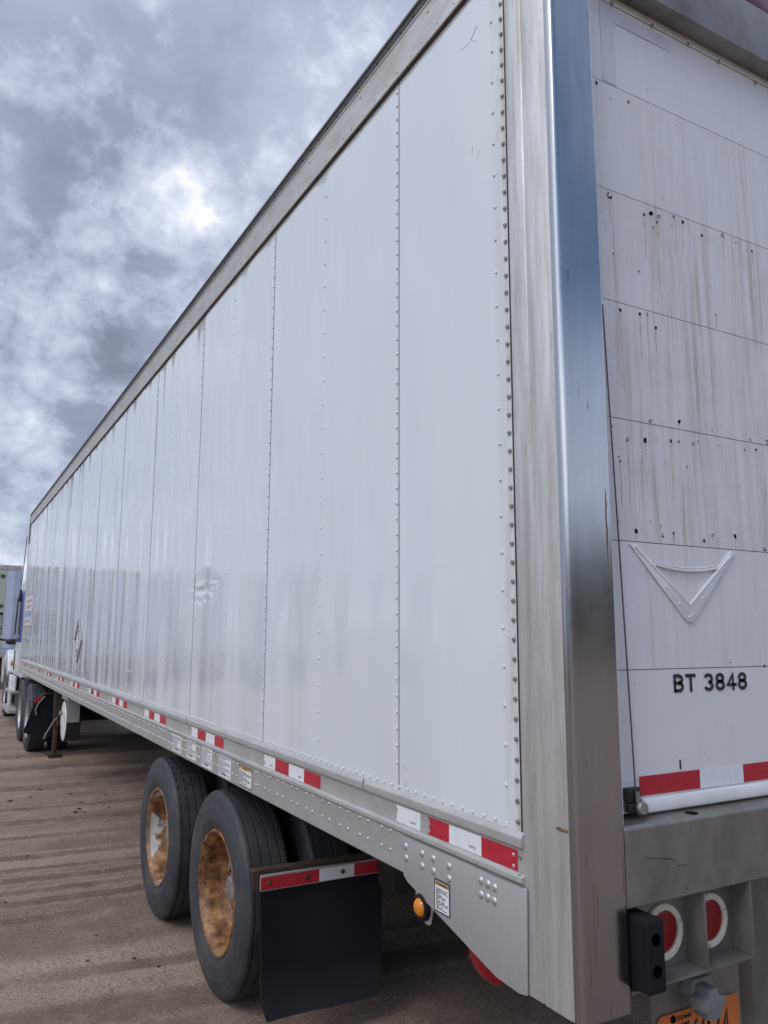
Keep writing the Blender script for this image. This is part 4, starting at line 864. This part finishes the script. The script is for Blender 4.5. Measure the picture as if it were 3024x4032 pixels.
# skewed drive mud flap on its sprung hanger
yq = 11.50
pts = [U(.2532 * a, 2600 + .2532 * b_, 1, yq) for a, b_ in ((690, 545), (825, 520), (845, 1110), (700, 1240), (375, 1130), (365, 1100), (540, 650))]
DF = MB().prism([(p.x, max(p.z, .08)) for p in pts], 1, yq, yq + .01).build('mud_flap', M['flap'], K)
p4 = [U(.2532 * a, 2600 + .2532 * b_, 1, yq - .006) for a, b_ in ((530, 622), (655, 545), (668, 590), (552, 668))]
MB().prism([(p.x, p.z) for p in p4], 1, yq - .006, yq - .001).build('reflective_tape', M['red'], DF)
p5 = [U(.2532 * a, 2600 + .2532 * b_, 1, yq - .02) for a, b_ in ((700, 560), (600, 670), (555, 760), (565, 850))]
MB().tube(p5, .012, 8).build('hanger_rod', M['pgrey'], DF)
p6 = [U(.2532 * a, 2600 + .2532 * b_, 1, yq + .03) for a, b_ in ((620, 560), (700, 520), (840, 510))]
MB().tube(p6 + [Vector((.75, yq + .03, p6[-1].z))], .022, 8).build('flap_hanger', M['rustiron'], DF)
# ------------------------------------------------------------------ other trailers parked in the yard
def parked(name, loc, rz_, label, cols, length=12., h=3.92, group=None):
    W2 = 1.29
    t = thing(name, loc, label, 'trailer', group); t.rotation_euler = (0, 0, rz_)
    def part(mb, nm, mt, bev=0, par=t):
        o = bpy.data.objects.new(nm, mb.mesh(nm, mt, bev)); C.objects.link(o); o.parent = par; return o
    part(MB().box(-W2, W2, .02, length, 1.12, h - .06), 'body', M[cols[0]], .03)
    for s in (-1, 1): part(MB().box(s * W2 - (.0 if s < 0 else .19), s * W2 + (.19 if s < 0 else 0), -.012, .06, 1.12, h - .06), 'corner_post', M[cols[2]], .012)
    for s in (-1, 1): part(MB().box(s * 1.095 - (.0 if s < 0 else .24), s * 1.095 + (.24 if s < 0 else 0), -.004, .03, 1.3, h - .16), 'edge_panel', M[cols[3]])
    fp = part(MB().box(-.85, .85, -.006, .03, 1.3, h - .16), 'front_panel', M[cols[1]])
    part(MB().box(-W2 + .0, W2, -.016, .1, h - .158, h), 'top_rail', M['rail'], .015)
    for x in (-.95, -.12, .0, .12, .82): part(MB().box(x - .055, x + .055, -.034, -.0165, h - .035, h - .002), 'marker_lamp', M['amber'], .006)
    for x in (-.72, .735):
        for z in (h - .36, 2.62): part(MB().box(x - .06, x + .06, -.02, -.0065, z - .055, z + .055), 'bolt_plate', M['brownleg'], .004, fp)
    part(MB().box(-W2, W2, -.01, length, 1.0, 1.118), 'bottom_rail', M['rail'], .01)
    for x in (-.95, .85): part(MB().box(x, x + .11, 2.4, 2.51, .05, 1.05), 'landing_leg', M['brownleg']); part(MB().box(x - .05, x + .16, 2.33, 2.6, .0, .05), 'foot', M['brownleg'])
    part(MB().box(-.95, .95, .9, 2.2, .35, .998), 'undercarriage', M['dark'], .02)
    for y in (length - 2.6, length - 1.3):
        for x, f in ((-1.27, 0), (1.27, 1)):
            o = bpy.data.objects.new('tyre', ty[0]); C.objects.link(o); o.parent = t; o.location = (x, y, .484); o.rotation_euler = (0, 0, pi if f else 0)
            r = bpy.data.objects.new('rim', rim_g); C.objects.link(r); r.parent = o
    return t
parked('parked_trailer', (-.475, 26.4, 0), 0, 'pale box trailer with green front panel parked ahead of the white tractor', ('lav', 'palegreen', 'lavd', 'lav'))
parked('parked_trailer', (-4.1, 26.6, 0), RD(1), 'pale blue-white box trailer parked beside the green-fronted trailer', ('lav', 'lav', 'lavd', 'lav'))
parked('parked_trailer', (-7.7, 26.3, 0), RD(-1), 'white box trailer parked beyond the pale blue-white one', ('white', 'white', 'lavd', 'white'))
parked('parked_trailer', (-11.4, 26.8, 0), 0, 'white trailer with pale blue front panel at the end of the parked row', ('white', 'lav', 'lavd', 'white'))
parked('parked_trailer', (5.15, 1.0, 0), RD(.5), 'dark grey box trailer standing close alongside the far side of the long white trailer', ('greywall', 'greywall', 'lavd', 'greywall'), 13.)  # added to keep side light from under the long trailer
for k in range(7):
    parked('parked_trailer', (-23.5 + .4 * random.random(), 1.5 + 3.9 * k, 0), RD(90 + random.uniform(-1.5, 1.5)), 'white box trailer in the row parked across the yard, mirrored in the white paint', ('white', 'white', 'lavd', 'white'), 12., 3.95, 'white trailers parked across the yard')
# ------------------------------------------------------------------ mud clods on the ground
cl = []
for k in range(3):
    bm = bmesh.new(); bmesh.ops.create_icosphere(bm, subdivisions=2, radius=1)
    for v in bm.verts: v.co *= 1 + .45 * noise.noise(v.co * 1.7 + Vector((k * 5, 0, 0))); v.co.z *= .5
    me = bpy.data.meshes.new('mud_clod'); bm.to_mesh(me); bm.free(); me.materials.append(M['clod']); cl.append(me)
for i, (a, b_) in enumerate([(127, 250), (225, 542), (295, 483), (517, 517), (780, 520), (600, 577), (582, 625), (555, 652), (615, 652), (803, 610), (85, 963), (207, 972), (40, 1308), (955, 1535), (645, 1740), (990, 1725), (1170, 1782), (75, 566), (710, 1557)]):
    q = U(.5344 * a, 2850 + .5344 * b_, 2, 0); s = random.uniform(.008, .016) * (1.4 if q.y > 6 else .7)
    o = link('mud_clod', cl[i % 3], None, (q.x, q.y, gh(q.x, q.y) + s * .15), (0, 0, random.uniform(0, 6)), (s * 1.4, s, s))
    tag(o, 'small dark clod of mud lying on the brown dirt', 'mud clod', 'mud clods scattered on the yard')
# ------------------------------------------------------------------ woods round the yard, seen in the paint and steel
wd_ = MB(); rr = random.Random(3)
for k in range(190):
    a = rr.uniform(0, 2 * pi); d = rr.uniform(75, 105)
    if 25 < math.degrees(a) < 158: continue
    R0 = rr.uniform(4, 7); cx, cy, cz = d * cos(a), d * sin(a), rr.uniform(3.5, 7)
    n = 10; m_ = 7; vs = []
    for j in range(m_ + 1):
        for i in range(n):
            v = Vector((cos(2 * pi * i / n) * sin(pi * j / m_), sin(2 * pi * i / n) * sin(pi * j / m_), cos(pi * j / m_))); q = R0 * (1 + .45 * noise.noise(v * 2.1 + Vector((k, 0, 0))))
            vs.append((cx + v.x * q * 1.2, cy + v.y * q * 1.2, max(-.2, cz + v.z * q)))
    wd_.add(vs, [(j * n + i, j * n + (i + 1) % n, (j + 1) * n + (i + 1) % n, (j + 1) * n + i) for j in range(m_) for i in range(n)])
M['wood'] = simple('far_foliage', (.045, .06, .035), .9, 0, .5, .8, .6)
tag(wd_.build('far_woods', M['wood'], None), 'dark belt of far woods round the yard', None, kind='stuff')
